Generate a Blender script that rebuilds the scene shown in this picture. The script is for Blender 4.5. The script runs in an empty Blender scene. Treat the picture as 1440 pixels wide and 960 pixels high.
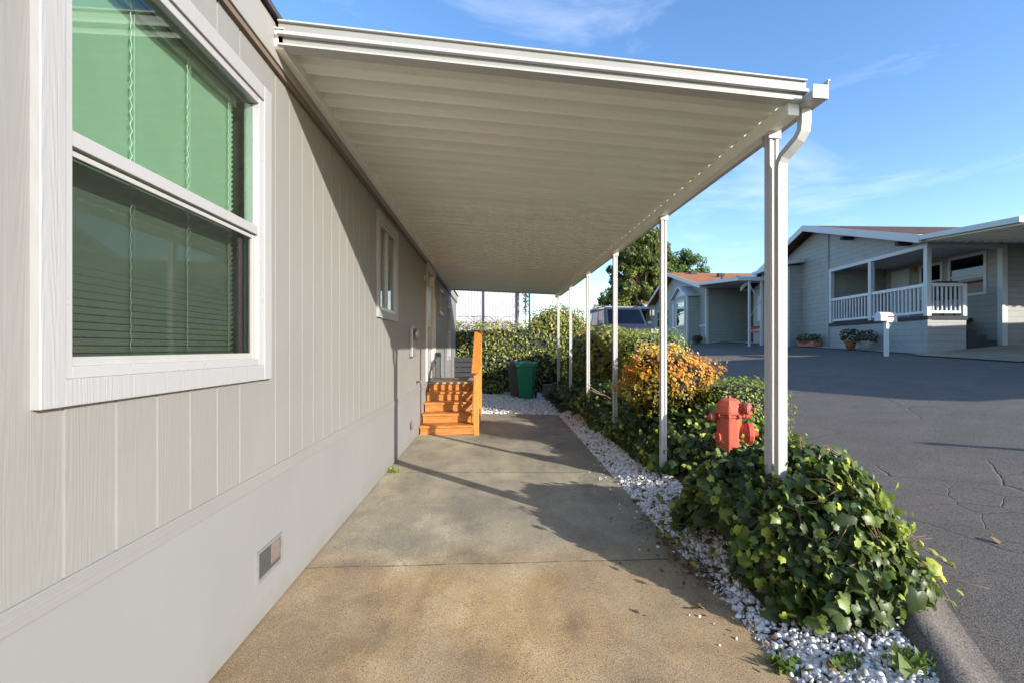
import bpy, math, random
import numpy as np
from mathutils import Vector, Matrix
random.seed(7); rng = np.random.default_rng(7)
S = bpy.context.scene; COL = S.collection
R = math.radians

# ---------------------------------------------------------------- camera, light, exposure
CAM_H = 1.4; YAW = math.atan(.132)
cd = bpy.data.cameras.new('camera'); cam = bpy.data.objects.new('camera', cd); COL.objects.link(cam)
cam.location = (0, 0, CAM_H); cam.rotation_euler = (R(90), 0, -YAW)
cd.sensor_width = 36; cd.lens = 16.5; cd.shift_x = -.0403; cd.shift_y = .00625
cd.clip_start = .05; cd.clip_end = 3000
S.camera = cam
LD = Vector((-1, 1.02, -.475)).normalized()          # the way the sunlight travels
SUN_EL = math.asin(-LD.z); SUN_AZ = math.atan2(-LD.x, -LD.y)
w = bpy.data.worlds.new('World'); S.world = w; w.use_nodes = True
nt = w.node_tree; nt.nodes.clear()
def wn(t, **k):
    n = nt.nodes.new(t)
    for a, b in k.items(): setattr(n, a, b)
    return n
sky = wn('ShaderNodeTexSky', sky_type='NISHITA', sun_disc=False, sun_elevation=SUN_EL, sun_rotation=SUN_AZ, altitude=50, air_density=1.0, dust_density=.6, ozone_density=1.3)
tc = wn('ShaderNodeTexCoord'); mp = wn('ShaderNodeMapping'); mp.inputs['Scale'].default_value = (1.2, 2.0, 6); mp.inputs['Rotation'].default_value = (.25, .3, .3)
nz = wn('ShaderNodeTexNoise'); nz.inputs['Scale'].default_value = 1.7; nz.inputs['Detail'].default_value = 9; nz.inputs['Roughness'].default_value = .62; nz.inputs['Distortion'].default_value = .5
cr = wn('ShaderNodeValToRGB'); cr.color_ramp.elements[0].position = .54; cr.color_ramp.elements[1].position = .86; cr.color_ramp.elements[1].color = (.34, .34, .34, 1)
mx = wn('ShaderNodeMix', data_type='RGBA'); mx.inputs[7].default_value = (7.2, 7.5, 8.2, 1)
bg = wn('ShaderNodeBackground'); bg.inputs['Strength'].default_value = .14
out = wn('ShaderNodeOutputWorld')
L = nt.links.new
L(tc.outputs['Generated'], mp.inputs['Vector']); L(mp.outputs[0], nz.inputs['Vector']); L(nz.outputs['Fac'], cr.inputs[0])
hs = wn('ShaderNodeHueSaturation'); hs.inputs['Saturation'].default_value = 1.2; hs.inputs['Value'].default_value = 1.42; L(sky.outputs[0], hs.inputs['Color'])
L(cr.outputs[0], mx.inputs[0]); tn = wn('ShaderNodeMix', data_type='RGBA', blend_type='MULTIPLY'); tn.inputs[0].default_value = 1; tn.inputs[7].default_value = (.95, .965, 1.07, 1); L(hs.outputs[0], tn.inputs[6]); L(tn.outputs[2], mx.inputs[6]); L(mx.outputs[2], bg.inputs['Color']); L(bg.outputs[0], out.inputs[0])
sd = bpy.data.lights.new('sun', 'SUN'); sd.energy = 5.0; sd.angle = R(.5); sd.color = (1, .935, .84)
sun = bpy.data.objects.new('sun', sd); COL.objects.link(sun); sun.rotation_euler = LD.to_track_quat('-Z', 'Y').to_euler(); sun.location = (20, -20, 15)
S.view_settings.view_transform = 'Standard'; S.view_settings.look = 'None'; S.view_settings.gamma = 1; S.view_settings.exposure = .74
S.render.engine = 'CYCLES'; S.cycles.max_bounces = 8; S.cycles.transparent_max_bounces = 16

# ---------------------------------------------------------------- materials
MATS = {}
class NB:
    """small node-graph writer"""
    def __init__(s, name, rough=.6, spec=.5, metal=0):
        s.m = bpy.data.materials.new(name); s.m.use_nodes = True; s.t = s.m.node_tree
        s.b = s.t.nodes['Principled BSDF']; s.b.inputs['Roughness'].default_value = rough; s.b.inputs['Metallic'].default_value = metal
        s.b.inputs['Specular IOR Level'].default_value = spec
        s.out = s.t.nodes['Material Output']; MATS[name] = s.m
    def n(s, t, ins=None, **k):
        x = s.t.nodes.new(t)
        for a, b in k.items(): setattr(x, a, b)
        for a, b in (ins or {}).items():
            if isinstance(b, bpy.types.NodeSocket): s.t.links.new(b, x.inputs[a])
            else: x.inputs[a].default_value = b
        return x
    def link(s, a, b): s.t.links.new(a, b)
    def pos(s, scale=(1, 1, 1), obj=True):
        c = s.n('ShaderNodeTexCoord')
        return s.n('ShaderNodeMapping', {'Vector': c.outputs['Object'], 'Scale': scale}).outputs[0]
    def noise(s, scale, detail=4, rough=.55, vec=None, dist=0):
        return s.n('ShaderNodeTexNoise', {'Vector': vec or s.pos(), 'Scale': scale, 'Detail': detail, 'Roughness': rough, 'Distortion': dist}).outputs['Fac']
    def ramp(s, fac, stops, interp='LINEAR'):
        r = s.n('ShaderNodeValToRGB', {'Fac': fac}); e = r.color_ramp.elements; r.color_ramp.interpolation = interp
        while len(e) < len(stops): e.new(.5)
        for i, (p, c) in enumerate(stops):
            e[i].position = p; e[i].color = tuple(c) + (1,) if len(c) == 3 else c
        return r.outputs[0]
    def mix(s, f, a, b, mode='MIX'):
        x = s.n('ShaderNodeMix', data_type='RGBA', blend_type=mode)
        for i, v in ((0, f), (6, a), (7, b)):
            if isinstance(v, bpy.types.NodeSocket): s.link(v, x.inputs[i])
            else: x.inputs[i].default_value = v if i == 0 else (tuple(v) + (1,))[:4]
        return x.outputs[2]
    def math(s, op, a, b=0, c=0):
        x = s.n('ShaderNodeMath', operation=op)
        for i, v in enumerate((a, b, c)):
            if isinstance(v, bpy.types.NodeSocket): s.link(v, x.inputs[i])
            else: x.inputs[i].default_value = v
        return x.outputs[0]
    def col(s, c):
        if isinstance(c, bpy.types.NodeSocket): s.link(c, s.b.inputs['Base Color'])
        else: s.b.inputs['Base Color'].default_value = tuple(c) + (1,)
    def bump(s, h, strength=.3, dist=.01):
        if s.b.inputs['Normal'].links: prev = s.b.inputs['Normal'].links[0].from_socket
        else: prev = None
        x = s.n('ShaderNodeBump', {'Height': h, 'Strength': strength, 'Distance': dist})
        if prev: s.link(prev, x.inputs['Normal'])
        s.link(x.outputs[0], s.b.inputs['Normal'])
def g3(v): return (v, v, v)
def paint(name, c, rough=.5, var=.08, bump=.05, scale=6, metal=0, spec=.5):
    m = NB(name, rough, spec, metal)
    n = m.noise(scale, 6, .6); a = tuple(max(0, x * (1 - var)) for x in c); b = tuple(min(1, x * (1 + var)) for x in c)
    m.col(m.ramp(n, [(.3, a), (.7, b)]))
    r = m.noise(scale * 3, 3); m.link(m.math('MULTIPLY_ADD', r, .2, rough - .1), m.b.inputs['Roughness'])
    if bump: m.bump(m.noise(scale * 12, 4), bump, .004)
    return m.m
# home siding: embossed vertical wood grain
def grain_mat(name, c, horiz=False, amt=.35, var=.05):
    m = NB(name, .62, .35)
    sc = (20, 1.6, 60) if horiz else (20, 60, 1.5)
    v = m.pos(sc)
    big = m.noise(.35, 3, .5, m.pos((1, 2.5, .5) if not horiz else (1, .5, 2.5)), 0)
    w1 = m.n('ShaderNodeTexNoise', {'Vector': v, 'Scale': 1.2, 'Detail': 6, 'Roughness': .6, 'Distortion': 1.2}).outputs['Fac']
    v2 = m.pos((3, 9, .45) if not horiz else (3, .45, 12))
    wv = m.n('ShaderNodeTexNoise', {'Vector': v2, 'Scale': 1.0, 'Detail': 1, 'Roughness': .4, 'Distortion': .3}).outputs['Fac']
    rings = m.math('SINE', m.math('MULTIPLY', wv, 130))
    h = m.math('ADD', m.math('MULTIPLY', w1, 1.3), m.math('MULTIPLY', rings, .16))
    m.bump(h, amt, .0035)
    a = tuple(x * (1 - var) for x in c); b = tuple(x * (1 + var) for x in c)
    cc = m.ramp(m.noise(1.1, 5, .6), [(.3, a), (.7, b)])
    m.col(m.mix(m.math('MULTIPLY', w1, .14), cc, tuple(x * .6 for x in c)))
    return m.m
grain_mat('siding', (.228, .225, .214), amt=.25)
grain_mat('ledge', (.228, .226, .218), horiz=True, amt=.3)
m = NB('skirt', .7, .35)
zz = m.n('ShaderNodeSeparateXYZ', {'Vector': m.pos()}).outputs[2]
dirt = m.n('ShaderNodeMapRange', {'Value': m.math('ADD', zz, m.math('MULTIPLY_ADD', m.noise(4, 6, .7), .5, -.25)), 'From Min': .16, 'From Max': -.12, 'To Min': 0, 'To Max': .6}).outputs[0]
m.col(m.mix(dirt, m.ramp(m.noise(1.3, 5), [(.3, (.208, .208, .203)), (.7, (.226, .226, .221))]), (.17, .145, .115))); m.bump(m.noise(90, 3), .06, .002)
paint('white_trim', (.50, .49, .47), .5, .03, .25, 5)
grain_mat('trim_board', (.32, .322, .328), amt=.35, var=.02)
paint('vinyl', (.345, .347, .352), .3, .01, 0)
paint('fascia', (.28, .272, .255), .6, .03, .1)
paint('eave_shade', (.15, .11, .08), .7, .1, .1)  # brown of the shaded strip below the fascia, shade put into the colour
paint('shingle_dark', (.05, .05, .055), .9, .3, .5, 20)
m = NB('awning', .42, .5)
n1 = m.noise(1.0, 5, .6, m.pos((.6, 3, 1))); st = m.noise(5, 6, .7, m.pos((1.2, 1, 1)))
c0 = m.ramp(n1, [(.3, (.78, .78, .67)), (.7, (.87, .87, .77))])
m.col(m.mix(m.ramp(st, [(.62, g3(0)), (.75, g3(.35))]), c0, (.42, .40, .33)))
m.bump(m.noise(2.5, 2, .5, m.pos((.5, 6, 1))), .12, .01)
paint('web_grey', (.27, .275, .255), .45, .05, .05, 4)
paint('awning_white', (.43, .43, .41), .35, .04, .08, 4)
m = NB('post_paint', .42, .5)
dn = m.noise(9, 6, .7, m.pos((1, 1, .4)))
m.col(m.ramp(dn, [(.35, (.41, .40, .37)), (.5, (.475, .475, .46)), (.8, (.49, .49, .48))])); m.bump(m.noise(60, 3), .06, .002)
# concrete drive
m = NB('concrete', .88, .25)
gp = m.pos(); big = m.noise(.55, 5, .6, dist=.4); mid = m.noise(2.6, 6, .65); fine = m.noise(120, 3, .7); fine2 = m.noise(320, 2, .6)
near = m.n('ShaderNodeSeparateXYZ', {'Vector': gp}).outputs
big2 = m.noise(1.1, 6, .65, m.pos((1.6, .7, 1)), 1.2)
tan = m.ramp(m.math('ADD', m.math('MULTIPLY', mid, .5), m.math('MULTIPLY', big2, .5)), [(.36, (.19, .108, .042)), (.45, (.37, .235, .10)), (.54, (.47, .32, .155)), (.66, (.55, .42, .25))])
gry = m.ramp(m.math('ADD', m.math('MULTIPLY', mid, .45), m.math('MULTIPLY', big2, .55)), [(.36, (.16, .15, .12)), (.45, (.29, .26, .19)), (.55, (.39, .34, .235)), (.67, (.51, .465, .355))])
f = m.n('ShaderNodeMapRange', {'Value': m.math('ADD', near[1], m.math('MULTIPLY_ADD', big, 1.6, -.8)), 'From Min': 3.0, 'From Max': 3.6}).outputs[0]
c = m.mix(f, tan, gry)
c = m.mix(m.ramp(big, [(.40, g3(.55)), (.56, g3(0))]), c, (.18, .165, .14))
vc = m.n('ShaderNodeTexVoronoi', {'Vector': m.n('ShaderNodeMix', {0: .2, 6: gp, 7: m.n('ShaderNodeTexNoise', {'Vector': gp, 'Scale': 3, 'Detail': 5}).outputs['Color']}, data_type='RGBA').outputs[2], 'Scale': .42}, feature='DISTANCE_TO_EDGE').outputs[0]
hair = m.math('MULTIPLY', m.ramp(vc, [(0, g3(1)), (.0035, g3(0))]), m.ramp(big2, [(.5, g3(0)), (.56, g3(.4))]))
c = m.mix(hair, c, (.07, .055, .04))
# damp-looking dark stain at the foot of the wall near the house
def spot(m, p, r):
    v = m.n('ShaderNodeVectorMath', {0: gp, 1: p}, operation='DISTANCE').outputs['Value']
    v = m.math('ADD', v, m.math('MULTIPLY_ADD', mid, .9, -.45))
    return m.n('ShaderNodeMapRange', {'Value': v, 'From Min': r, 'From Max': r * .45, 'To Min': 0, 'To Max': .55}).outputs[0]
c = m.mix(spot(m, (-.95, 2.35, 0), .5), c, (.15, .105, .06))
c = m.mix(spot(m, (-.7, 3.6, 0), .42), c, (.16, .15, .13))
c = m.mix(spot(m, (-.2, 4.3, 0), .4), c, (.17, .16, .14))
c = m.mix(m.ramp(fine, [(.40, g3(.75)), (.52, g3(0))]), c, (.13, .10, .065))
c = m.mix(m.ramp(fine2, [(.56, g3(0)), (.68, g3(.8))]), c, (.62, .54, .42))
m.col(c); m.bump(fine, .5, .004); m.bump(fine2, .3, .002); m.bump(mid, .2, .01)
paint('joint', (.10, .085, .06), .95, .4, .4, 20)
# asphalt
m = NB('asphalt', .85, .3)
big = m.noise(.25, 5, .6); mid = m.noise(2.0, 5, .6); fine = m.noise(130, 2, .75); fine2 = m.noise(60, 3, .7)
c = m.ramp(mid, [(.3, (.112, .092, .072)), (.7, (.168, .140, .112))])
c = m.mix(m.ramp(big, [(.4, g3(.35)), (.62, g3(0))]), c, (.058, .051, .045))
c = m.mix(m.ramp(fine, [(.5, g3(0)), (.62, g3(.75))]), c, (.26, .245, .225))
c = m.mix(m.ramp(fine2, [(.36, g3(.8)), (.46, g3(0))]), c, (.045, .043, .042))
wv = m.n('ShaderNodeMix', {0: .16, 6: m.pos(), 7: m.n('ShaderNodeTexNoise', {'Vector': m.pos(), 'Scale': 1.6, 'Detail': 5}).outputs['Color']}, data_type='RGBA').outputs[2]
vo = m.n('ShaderNodeTexVoronoi', {'Vector': wv, 'Scale': .85}, feature='DISTANCE_TO_EDGE').outputs[0]
vo2 = m.n('ShaderNodeTexVoronoi', {'Vector': wv, 'Scale': 2.6}, feature='DISTANCE_TO_EDGE').outputs[0]
k1 = m.ramp(vo, [(.0, g3(1)), (.009, g3(0))]); k2 = m.math('MULTIPLY', m.ramp(vo2, [(.0, g3(1)), (.012, g3(0))]), m.ramp(big, [(.5, g3(0)), (.56, g3(1))]))
mask = m.ramp(m.noise(.5, 3, .5), [(.44, g3(0)), (.52, g3(1))])
crk = m.math('MULTIPLY', m.math('MAXIMUM', k1, k2), mask)
m.col(m.mix(m.math('MULTIPLY', crk, .42), c, (.03, .03, .03)))
m.bump(fine, .55, .006); m.bump(m.math('MULTIPLY', crk, -1), .8, .01)
m = NB('soil', .95, .2)
m.col(m.ramp(m.noise(14, 6, .7), [(.3, (.035, .024, .016)), (.55, (.09, .065, .045)), (.75, (.18, .145, .11))])); m.bump(m.noise(40, 5), .8, .02)
m = NB('gravel_base', .9, .3)
vv = m.n('ShaderNodeTexVoronoi', {'Vector': m.pos(), 'Scale': 34}); m.col(m.ramp(vv.outputs['Distance'], [(.0, (.62, .61, .58)), (.55, (.4, .38, .35)), (.9, (.1, .09, .08))])); m.bump(vv.outputs['Distance'], 1, -.012)
m = NB('stone_white', .55, .4)
at = m.n('ShaderNodeAttribute', attribute_name='rnd').outputs['Fac']
m.col(m.mix(m.ramp(m.noise(80, 3), [(.5, g3(0)), (.8, g3(.3))]), m.ramp(at, [(0, (.25, .23, .21)), (.15, (.50, .48, .46)), (.5, (.70, .69, .68)), (1, (.82, .82, .82))]), (.5, .47, .42)))
def leaf_mat(name, stops, rough=.4, trans=.3, vein=False):
    m = NB(name, rough, .4)
    at = m.n('ShaderNodeAttribute', attribute_name='rnd').outputs['Fac']
    c = m.ramp(at, stops); c = m.mix(m.math('MULTIPLY', m.noise(35, 4), .45), c, tuple(x * .6 for x in stops[len(stops)//2][1]))
    m.col(c); tr = m.n('ShaderNodeBsdfTranslucent', {'Color': m.mix(.35, c, (.30, .38, .03))})
    mx = m.n('ShaderNodeMixShader', {0: trans, 1: m.b.outputs[0], 2: tr.outputs[0]}); m.link(mx.outputs[0], m.out.inputs[0])
    m.bump(m.noise(45, 3), .35, .004)
    return m.m
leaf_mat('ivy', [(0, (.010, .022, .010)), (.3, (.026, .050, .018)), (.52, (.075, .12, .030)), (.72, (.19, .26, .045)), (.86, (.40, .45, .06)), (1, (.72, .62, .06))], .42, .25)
leaf_mat('ivy_dry', [(0, (.10, .055, .03)), (.5, (.18, .10, .05)), (1, (.30, .20, .10))], .7, .1)
leaf_mat('hedge_mix', [(0, (.02, .03, .010)), (.3, (.08, .11, .022)), (.52, (.22, .26, .045)), (.7, (.38, .37, .06)), (.82, (.42, .20, .07)), (1, (.55, .28, .15))], .4, .25)
leaf_mat('boxwood', [(0, (.05, .07, .016)), (.5, (.19, .26, .04)), (.85, (.36, .42, .06)), (1, (.38, .30, .12))], .45, .3)
leaf_mat('orange_leaf', [(0, (.06, .10, .02)), (.28, (.20, .24, .03)), (.42, (.58, .28, .03)), (.75, (.72, .28, .025)), (.93, (.80, .24, .06)), (1, (.85, .60, .10))], .45, .3)
leaf_mat('pink_petal', [(0, (.6, .28, .25)), (1, (.8, .55, .5))], .5, .3)
leaf_mat('pine', [(0, (.010, .020, .008)), (.45, (.05, .08, .016)), (.8, (.18, .22, .035)), (1, (.30, .31, .05))], .5, .15)
leaf_mat('broad', [(0, (.02, .055, .014)), (.5, (.09, .17, .03)), (1, (.2, .3, .05))], .45, .25)
leaf_mat('dark_leaf', [(0, (.02, .03, .015)), (.6, (.05, .08, .03)), (.85, (.12, .06, .03)), (1, (.35, .05, .05))], .5, .2)
leaf_mat('grass_blade', [(0, (.06, .11, .02)), (.7, (.14, .22, .04)), (1, (.36, .32, .12))], .5, .3)
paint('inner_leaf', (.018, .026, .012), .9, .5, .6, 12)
paint('bark', (.13, .085, .055), .9, .3, .7, 25)
paint('vine', (.20, .115, .075), .8, .3, .4, 30)
# stained timber
m = NB('redwood', .55, .4)
gn = m.n('ShaderNodeTexNoise', {'Vector': m.pos((3, 3, 26)), 'Scale': 2.2, 'Detail': 6, 'Distortion': .8}).outputs['Fac']
m.col(m.ramp(gn, [(.3, (.28, .095, .022)), (.5, (.46, .17, .038)), (.75, (.56, .26, .075))])); m.bump(gn, .25, .003)
m = NB('redwood_v', .55, .4)
gn = m.n('ShaderNodeTexNoise', {'Vector': m.pos((26, 26, 2)), 'Scale': 1.6, 'Detail': 6, 'Distortion': .6}).outputs['Fac']
m.col(m.ramp(gn, [(.3, (.36, .12, .02)), (.5, (.55, .21, .04)), (.75, (.64, .31, .08))])); m.bump(gn, .25, .003)
paint('worn_tread', (.34, .25, .17), .8, .25, .2, 14)
m = NB('hydrant_red', .5, .45)
n = m.noise(14, 6, .7); m.col(m.ramp(n, [(.3, (.24, .06, .04)), (.42, (.50, .085, .045)), (.62, (.58, .105, .055)), (.85, (.55, .19, .12))])); m.bump(m.noise(60, 4), .35, .003)
paint('hydrant_dull', (.38, .10, .07), .75, .35, .4, 30)
paint('bin_green', (.0, .17, .085), .42, .12, .08, 8)
paint('bin_grey', (.07, .075, .085), .5, .1, .08, 8)
paint('galv', (.30, .30, .31), .45, .15, .1, 14, metal=.5)
paint('dark_mesh', (.05, .048, .045), .8, .2, .3, 60)
paint('rust', (.15, .115, .10), .8, .25, .3, 30)
paint('screen_frame', (.42, .42, .41), .45, .05, 0, metal=.2)
paint('blind', (.72, .73, .69), .5, .03, 0)
paint('cord', (.8, .8, .76), .7, .02, 0)
paint('dark_room', (.03, .032, .035), .9, .2, 0)
paint('block', (.24, .21, .18), .9, .2, .4, 20)
paint('terracotta', (.42, .15, .08), .75, .15, .2, 15)
paint('pot_grey', (.33, .34, .34), .7, .12, .2, 15)
paint('grey_wood', (.035, .037, .04), .85, .3, .4, 20)
paint('tyre', (.02, .02, .02), .85, .2, .2, 20)
paint('rim', (.45, .45, .46), .35, .05, 0, metal=.8)
paint('suv_paint', (.022, .032, .055), .5, .05, 0, 4, spec=.3)
paint('red_paint', (.30, .02, .02), .25, .05, 0, 4, spec=.6)
paint('black_plastic', (.02, .02, .022), .5, .1, .05)
paint('lamp_glass', (.6, .6, .58), .15, .05, 0)
paint('brass', (.45, .3, .12), .4, .1, 0, metal=.8)
def lap(name, c, pitch=.185, trimv=.08):
    m = NB(name, .65, .35)
    z = m.n('ShaderNodeSeparateXYZ', {'Vector': m.pos()}).outputs[2]
    fr = m.math('FRACT', m.math('DIVIDE', z, pitch))
    h = m.math('SUBTRACT', 1, fr); m.bump(h, 1.0, .022)
    a = tuple(x * (1 - trimv) for x in c); b = tuple(x * (1 + trimv) for x in c)
    cc = m.ramp(m.noise(3, 6, .6), [(.3, a), (.7, b)])
    m.col(m.mix(m.ramp(fr, [(0, g3(.6)), (.06, g3(0)), (.94, g3(0)), (1, g3(.5))]), cc, tuple(x * .45 for x in c)))
    return m.m
lap('lap_bluegrey', (.30, .305, .28)); lap('lap_sage', (.29, .32, .29)); lap('lap_tan', (.42, .38, .32))
paint('corner_trim', (.50, .52, .52), .5, .03, .1)
paint('house_white', (.62, .62, .62), .55, .03, .1)
def shingle(name, stops):
    m = NB(name, .9, .2)
    bk = m.n('ShaderNodeTexBrick', {'Vector': m.pos((1, 1, 1)), 'Scale': 1.0, 'Mortar Size': .012, 'Brick Width': .3, 'Row Height': .14, 'Color1': (.2, .2, .2, 1), 'Color2': (.9, .9, .9, 1), 'Mortar': (0, 0, 0, 1)})
    m.col(m.mix(.55, m.ramp(bk.outputs['Color'], stops), m.ramp(m.noise(22, 4, .7), stops))); m.bump(bk.outputs['Color'], .5, .02)
shingle('shingle_brown', [(0, (.025, .015, .011)), (.4, (.085, .047, .032)), (.9, (.17, .10, .07))])
shingle('shingle_rust', [(0, (.12, .05, .025)), (.4, (.33, .13, .06)), (.9, (.48, .22, .11))])
m = NB('rib_white', .5, .4)
y = m.n('ShaderNodeSeparateXYZ', {'Vector': m.pos()}).outputs[0]
fr = m.math('FRACT', m.math('DIVIDE', y, .16)); m.bump(m.ramp(fr, [(0, g3(0)), (.08, g3(1)), (.5, g3(1)), (.58, g3(0))]), .6, .012)
m.col(m.ramp(m.noise(2, 5), [(.3, (.40, .40, .42)), (.7, (.45, .45, .47))]))
paint('solar', (.015, .02, .035), .2, .1, 0)
paint('wire_dark', (.03, .03, .03), .7, .1, 0)
def glass(name, tint, refl=1.0, rough=.02, ior=1.52):
    m = NB(name); m.t.nodes.remove(m.b)
    tr = m.n('ShaderNodeBsdfTransparent', {'Color': tuple(tint) + (1,)}); gl = m.n('ShaderNodeBsdfGlossy', {'Color': (refl, refl, refl, 1), 'Roughness': rough})
    fz = m.n('ShaderNodeLayerWeight', {'Blend': .5}); f = m.math('MULTIPLY_ADD', m.math('POWER', fz.outputs['Facing'], 4.2), .9, .05)
    mm = m.n('ShaderNodeMixShader', {0: f, 1: tr.outputs[0], 2: gl.outputs[0]}); m.link(mm.outputs[0], m.out.inputs[0])
glass('glass_green', (.735, .865, .78), .95)
glass('glass_clear', (.6, .68, .66), .95)
glass('glass_dark', (.10, .12, .14), 1.0, .03)
m = NB('insect_screen'); m.t.nodes.remove(m.b)
tr = m.n('ShaderNodeBsdfTransparent', {'Color': (.84, .80, .82, 1)}); df = m.n('ShaderNodeBsdfDiffuse', {'Color': (.05, .055, .05, 1)})
mm = m.n('ShaderNodeMixShader', {0: .13, 1: tr.outputs[0], 2: df.outputs[0]}); m.link(mm.outputs[0], m.out.inputs[0])

# ---------------------------------------------------------------- mesh helpers
class MB:
    def __init__(s): s.v = []; s.f = []; s.m = []; s.sm = []
    def add(s, vs, fs, mi=0, sm=False):
        k = len(s.v); s.v += [tuple(p) for p in vs]; s.f += [tuple(i + k for i in f) for f in fs]; s.m += [mi] * len(fs); s.sm += [sm] * len(fs); return s
    def box(s, x0, x1, y0, y1, z0, z1, mi=0):
        v = [(x, y, z) for z in (z0, z1) for y in (y0, y1) for x in (x0, x1)]
        return s.add(v, [(0, 2, 3, 1), (4, 5, 7, 6), (0, 1, 5, 4), (2, 6, 7, 3), (0, 4, 6, 2), (1, 3, 7, 5)], mi)
    def beam(s, a, b, wd, h, up=(0, 0, 1), mi=0):
        a = Vector(a); b = Vector(b); d = (b - a).normalized(); u = Vector(up); r = d.cross(u).normalized(); u = r.cross(d)
        v = [p + r * i * wd / 2 + u * j * h / 2 for p in (a, b) for i, j in ((-1, -1), (1, -1), (1, 1), (-1, 1))]
        return s.add(v, [(0, 1, 2, 3), (7, 6, 5, 4), (0, 4, 5, 1), (1, 5, 6, 2), (2, 6, 7, 3), (3, 7, 4, 0)], mi)
    def tube(s, pts, r, seg=8, mi=0):
        pts = [Vector(p) for p in pts]; n = len(pts); rs = r if isinstance(r, (list, tuple)) else [r] * n
        k = len(s.v); vs = []
        for i, p in enumerate(pts):
            d = (pts[min(i + 1, n - 1)] - pts[max(i - 1, 0)]).normalized(); a = d.orthogonal() if i == 0 else (pa - d * pa.dot(d)); a.normalize(); pa = a; b = d.cross(a)
            vs += [p + (a * math.cos(t) + b * math.sin(t)) * rs[i] for t in [2 * math.pi * j / seg for j in range(seg)]]
        fs = [(i * seg + j, i * seg + (j + 1) % seg, (i + 1) * seg + (j + 1) % seg, (i + 1) * seg + j) for i in range(n - 1) for j in range(seg)]
        s.add(vs, fs, mi, True); s.add([], []); K = len(s.v)
        s.f += [tuple(k + j for j in reversed(range(seg))), tuple(k + (n - 1) * seg + j for j in range(seg))]; s.m += [mi] * 2; s.sm += [False] * 2
        return s
    def lathe(s, prof, o=(0, 0, 0), ax=(0, 0, 1), seg=24, mi=0, sm=True):
        ax = Vector(ax).normalized(); a = ax.orthogonal().normalized() if abs(ax.z) < .99 else Vector((1, 0, 0)); b = ax.cross(a); o = Vector(o)
        vs = [o + ax * h + (a * math.cos(2 * math.pi * (j + .5) / seg) + b * math.sin(2 * math.pi * (j + .5) / seg)) * r for r, h in prof for j in range(seg)]
        n = len(prof); fs = [(i * seg + j, i * seg + (j + 1) % seg, (i + 1) * seg + (j + 1) % seg, (i + 1) * seg + j) for i in range(n - 1) for j in range(seg)]
        k = len(s.v); s.add(vs, fs, mi, sm)
        s.f += [tuple(k + j for j in reversed(range(seg))), tuple(k + (n - 1) * seg + j for j in range(seg))]; s.m += [mi] * 2; s.sm += [False] * 2
        return s
    def prism(s, poly, a, b, plane='xz', mi=0):
        """poly in a plane, extruded along the third axis from a to b"""
        def P(p, t): return {'xz': (p[0], t, p[1]), 'yz': (t, p[0], p[1]), 'xy': (p[0], p[1], t)}[plane]
        n = len(poly); vs = [P(p, a) for p in poly] + [P(p, b) for p in poly]
        return s.add(vs, [tuple(range(n)), tuple(range(2 * n - 1, n - 1, -1))] + [(i, i + n, (i + 1) % n + n, (i + 1) % n) for i in range(n)], mi)
    def build(s, name, mats, parent=None, bevel=0, solid=0):
        me = bpy.data.meshes.new(name); me.from_pydata(s.v, [], s.f)
        for q in (mats if isinstance(mats, (list, tuple)) else [mats]): me.materials.append(MATS[q])
        me.polygons.foreach_set('material_index', s.m); me.polygons.foreach_set('use_smooth', s.sm); me.update()
        import bmesh
        bm = bmesh.new(); bm.from_mesh(me)
        if not solid: bmesh.ops.recalc_face_normals(bm, faces=bm.faces)
        bm.to_mesh(me); bm.free()
        o = bpy.data.objects.new(name, me); COL.objects.link(o); o.parent = parent
        if bevel:
            b = o.modifiers.new('bevel', 'BEVEL'); b.width = bevel; b.segments = 2; b.limit_method = 'ANGLE'; b.angle_limit = R(40)
        if solid:
            b = o.modifiers.new('solid', 'SOLIDIFY'); b.thickness = solid; b.offset = 0
        return o
def thing(name, label, cat, loc=(0, 0, 0), rz=0, group=None):
    o = bpy.data.objects.new(name, None); COL.objects.link(o); o.location = loc; o.rotation_euler = (0, 0, rz); o.empty_display_size = .2
    o['label'] = label; o['category'] = cat
    if group: o['group'] = group
    return o
def tag(o, label, cat, group=None, kind=None):
    if label: o['label'] = label
    if cat: o['category'] = cat
    if group: o['group'] = group
    if kind: o['kind'] = kind
    return o
def bx(name, mat, parent, *a, bevel=0): return MB().box(*a).build(name, mat, parent, bevel)

# numpy foliage
def norm(a): return a / np.maximum(np.linalg.norm(a, axis=1, keepdims=True), 1e-9)
def wob(P, s, seed=0):
    """cheap smooth noise in about -1..1"""
    r = np.random.default_rng(seed); o = 0
    for k in range(5):
        d = r.normal(size=3); d /= np.linalg.norm(d); o = o + np.sin(P @ d * s * (1 + .7 * k) + r.uniform(0, 6.28)) / (1 + .6 * k)
    return o / 2.3
IVY = np.array([(0, .02, 0), (.26, -.16, -.02), (.50, .06, -.07), (.47, .30, -.05), (.50, .56, -.10), (.25, .66, -.03), (0, 1.0, -.16), (-.25, .66, -.03), (-.50, .56, -.10), (-.47, .30, -.05), (-.50, .06, -.07), (-.26, -.16, -.02), (0, .36, .07)])
IVY[:, 2] *= 1.6
IVY_F = np.array([(12, i, i + 1) for i in range(0, 11)] + [(12, 11, 0)])
OVAL = np.array([(0, 0, 0), (.26, .3, .05), (.22, .68, .05), (0, 1, -.06), (-.22, .68, .05), (-.26, .3, .05), (0, .5, -.02)])
OVAL_F = np.array([(6, i, (i + 1)) for i in range(5)] + [(6, 5, 0)])
DIA = np.array([(0, 0, 0), (.22, .5, .05), (0, 1, 0), (-.22, .5, -.03)]); DIA_F = np.array([(0, 1, 2), (0, 2, 3)])
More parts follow.
